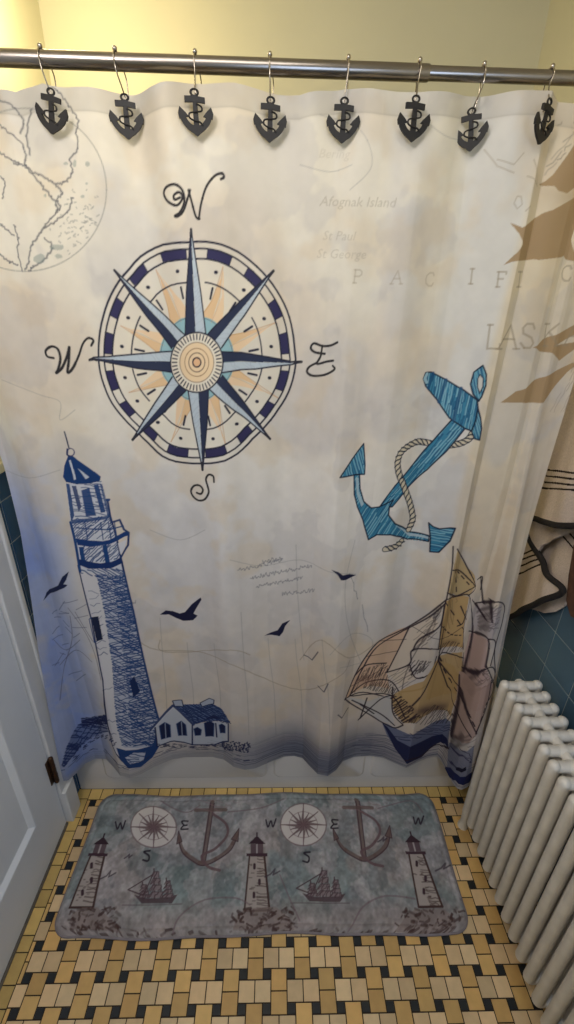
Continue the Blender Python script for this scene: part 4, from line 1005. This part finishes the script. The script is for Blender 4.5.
# squash the grid into a rounded rectangle
PX, PY = UU*hx, VV*hy
ay = np.maximum(np.abs(PY)-(hy-rc), 0); lim_x = hx-rc+np.sqrt(np.maximum(rc*rc-ay*ay, 0)); PXn = UU*lim_x
dist = np.minimum(lim_x-np.abs(PXn), hy-np.abs(PY)); ax_ = np.maximum(np.abs(PXn)-(hx-rc), 0)
dist = np.where((ax_ > 0) & (ay > 0), rc-np.hypot(ax_, ay), dist); dist = np.clip(dist, 0, None)
PZ = .002+.0125*np.sqrt(np.clip(1-(1-np.clip(dist/.014, 0, 1))**2, 0, 1))
PZ = PZ+(vnoise((h, w), 50, 3)-.5)*.004*np.clip(dist/.03, 0, 1)-.0022*np.exp(-((dist-.020)/.004)**2)
wob = .004*np.sin(PXn*9+1)+.002*np.sin(PXn*23)
GXm = (mx0+mx1)/2+PXn+.003*np.sin(PY*14)*(np.abs(UU)**4); GYm = (my0+my1)/2+PY+wob*(np.abs(VV)**3)
M_mat = mat('printed_plush_mat', (140, 140, 145), .9, attr='print', spec=.15, bump=(500, .5))
bmt = sheet('bath_mat', GXm, GYm, PZ, B.img, M_mat)
tag(bmt, 'long grey bath mat printed with lighthouses, compasses, anchors and ships on the tiled floor', 'bath mat')
bm = bmesh.new()
pr = [(mx0+mx1)/2+p for p, q in rrect(-hx, hx, -hy, hy, rc, 10)]; pq = [(my0+my1)/2+q for p, q in rrect(-hx, hx, -hy, hy, rc, 10)]
M_edge = mat('mat_binding', (126, 118, 122), .9, noise=(60, .15))
lo = []
pts = []
O_ = rrect(-hx+.001, hx-.001, -hy+.001, hy-.001, rc, 10)
def dens(P, n=14):
    out = []
    for i in range(len(P)):
        a, b = P[i], P[(i+1) % len(P)]; L = math.hypot(b[0]-a[0], b[1]-a[1]); m_ = max(1, int(L/.03))
        for k in range(m_): out.append((a[0]+(b[0]-a[0])*k/m_, a[1]+(b[1]-a[1])*k/m_))
    return out
for p, q in dens(O_):
    U_ = p/hx; V_ = q/hy
    pts.append(((mx0+mx1)/2+p+.003*math.sin(q*14)*abs(U_)**4, (my0+my1)/2+q+(.004*math.sin(p*9+1)+.002*math.sin(p*23))*abs(V_)**3, .0045))
tube(bm, pts, .004, 8, True)
obj('edge_binding', bm, M_edge, bmt, True)

# ------------------------------------------------------------------ towels on the right wall
M_towel = mat('beige_terry', (190, 172, 156), .95, attr='print', spec=.1, noise=(220, .10), bump=(420, .9))
M_bind = mat('black_binding', (24, 18, 18), .9, noise=(200, .3), bump=(300, .4))
def towel(name, px, X, lab, stripes=(), parent=None, th=.006, col=(196, 180, 168), wave=.008, ph=0., cat='towel', edges=(), material=None):
    """a hanging cloth outline given as corner points on the plane X, filled with a fine grid and gentle folds"""
    O = on_x(px, X)[:, 1:]
    bm = bmesh.new(); lay = bm.verts.layers.float_color.new('print')
    vs = [bm.verts.new((0, a, b)) for a, b in O]; f = bm.faces.new(vs)
    bmesh.ops.triangulate(bm, faces=[f])
    for _ in range(12):
        es = [e for e in bm.edges if e.calc_length() > .0027]
        if not es: break
        bmesh.ops.subdivide_edges(bm, edges=es, cuts=1, use_grid_fill=False)
        bmesh.ops.triangulate(bm, faces=[f for f in bm.faces if len(f.verts) > 3])
    S = [(on_x(np.array(a, float), X)[:, 1:], wd) for a, wd in stripes]
    SQ = [(smooth_path(P_, 60), wd) for P_, wd in S]
    base_ = np.array(s2l(col)); dk = np.array(s2l((28, 20, 20)))
    def wav(y, z): return wave*math.sin(y*38+z*9+ph)*.6+wave*.4*math.sin(y*71-z*13+ph)
    for v_ in bm.verts:
        y, z = v_.co.y, v_.co.z; c = base_*(1+random.uniform(-.05, .05))
        for q, wd in SQ:
            k = np.hypot(q[:, 0]-y, q[:, 1]-z).min()
            if k < wd*.62: c = dk
        v_[lay] = (*c, 1); v_.co.x = X+wav(y, z)
    res = bmesh.ops.extrude_face_region(bm, geom=list(bm.faces))
    for g in res['geom']:
        if isinstance(g, bmesh.types.BMVert): g.co.x += th
    t = obj(name, bm, material or M_towel, parent, True)
    if parent is None: tag(t, lab, cat)
    for P_, wd in edges:
        q = smooth_path(on_x(np.array(P_, float), X)[:, 1:], 6); b2 = bmesh.new()
        tube(b2, [(X+wav(y, z)+.001, y, z) for y, z in q], wd, 10)
        obj('black_edge', b2, M_bind, t, True)
    return t
# behind: bath towel, its hem hanging lowest
tb = towel('towel', [(520, 480), (607, 338), (657, 342), (640, 500), (596, 560), (574, 572), (566, 590), (561, 606), (553, 612), (544, 613), (530, 608), (500, 620), (505, 560)], .778,
      'rearmost beige towel on the blue tiled wall, its rounded corner low behind the others', ph=1.,
      stripes=[([(551, 522), (563, 534), (576, 552)], .004), ([(561, 524), (570, 533), (580, 545)], .004), ([(533, 608), (536, 614)], .002)], edges=[])
# middle: corner turned towards the wall, black edge all round
tw = towel('towel', [(515, 500), (594, 338), (642, 342), (640, 480), (600, 519), (536, 521), (528, 530), (534, 548), (541, 563), (552, 578), (561, 589), (559, 594), (545, 600), (525, 609), (503, 619), (490, 622), (490, 560)], .748,
      'beige towel whose black edged corner hangs diagonally beside the curtain above the radiator', ph=2.2,
      stripes=[([(500, 560), (520, 555), (535, 549)], .004), ([(498, 568), (520, 560), (537, 554)], .004), ([(498, 575), (520, 566), (539, 558)], .004), ([(498, 582), (520, 573), (541, 563)], .004)],
      edges=[([(522, 522), (527, 531), (534, 548), (541, 563), (552, 578), (561, 589), (558, 594), (545, 600), (525, 609), (503, 620)], .0085)])
# front: hand towel over the top with straight hem
tf = towel('towel', [(583, 337), (660, 344), (650, 528), (604, 525), (574, 526), (556, 525), (542, 521), (530, 518), (505, 515), (545, 425)], .720,
      'front beige towel with four thin black stripes above its straight black hem', ph=.3, wave=.006,
      stripes=[([(548, 470), (575, 473), (604, 475), (648, 478)], .004), ([(546, 476), (575, 479), (604, 481), (648, 484)], .004), ([(544, 482), (575, 485), (604, 487), (648, 490)], .004), ([(540, 488), (575, 490), (604, 493), (648, 496)], .004)],
      edges=[([(507, 514), (530, 518), (542, 521), (556, 525), (574, 526), (604, 526), (650, 529)], .0085)])
bar = empty('towel_bar', (.76, .95, 1.56), 'steel towel bar on the right wall holding the beige towels', 'towel bar')
bm = bmesh.new(); capsule(bm, (-.03, -.30, -.012), (-.03, .16, -.012), .008, 12); obj('bar', bm, M_wire, bar, True)
for y_ in (-.28, .14):
    bm = bmesh.new(); revolve_axis(bm, (.039, y_, -.012), (-.03, y_, -.012), [(0, 0), (0, .02), (.006, .02), (.012, .008), (.069, .008)], 14); obj('bracket', bm, M_wire, bar, True, sharp=40)
M_br = mat('brown_fabric', (88, 60, 42), .9, attr='print', noise=(60, .3), bump=(200, .6))
br = towel('washcloth', [(574, 545), (600, 530), (604, 600), (580, 622), (571, 616), (566, 600), (568, 575)], .765,
      'dark brown washcloth on the blue tiled wall just right of the beige towels', ph=.6, col=(84, 56, 40), wave=.004, cat='washcloth', material=M_br)

# ------------------------------------------------------------------ light
def area(name, loc, target, size, energy, col, shape='RECTANGLE', sy=None):
    l = bpy.data.lights.new(name, 'AREA'); l.energy = energy; l.color = col; l.size = size; l.shape = shape
    if sy: l.size_y = sy
    o = bpy.data.objects.new(name, l); COL.objects.link(o); o.location = loc
    o.rotation_euler = (Vector(target)-Vector(loc)).to_track_quat('-Z', 'Y').to_euler(); return o
def point(name, loc, r, energy, col):
    l = bpy.data.lights.new(name, 'POINT'); l.energy = energy; l.color = col; l.shadow_soft_size = r
    o = bpy.data.objects.new(name, l); COL.objects.link(o); o.location = loc; return o
point('shower_lamp', (-.52, 1.42, 2.24), .07, 6.0, (1.0, .84, .50))
area('ceiling_lamp', (.0, .25, 2.40), (.0, .7, 0), .5, 4, (1.0, .94, .86), sy=.5)
area('curtain_fill_light', (-.5, .0, 2.3), (.1, 1.0, 1.5), .4, 8.5, (1.0, .94, .93), sy=.3)  # unseen fill light, added to brighten the curtain
area('window_daylight', (.72, -.75, 1.55), (-.6, .7, .9), .7, 14, (.55, .72, 1.0), sy=.9)
W = bpy.data.worlds.new('world'); SC.world = W; W.use_nodes = True
W.node_tree.nodes['Background'].inputs[0].default_value = (.5, .55, .65, 1); W.node_tree.nodes['Background'].inputs[1].default_value = .15
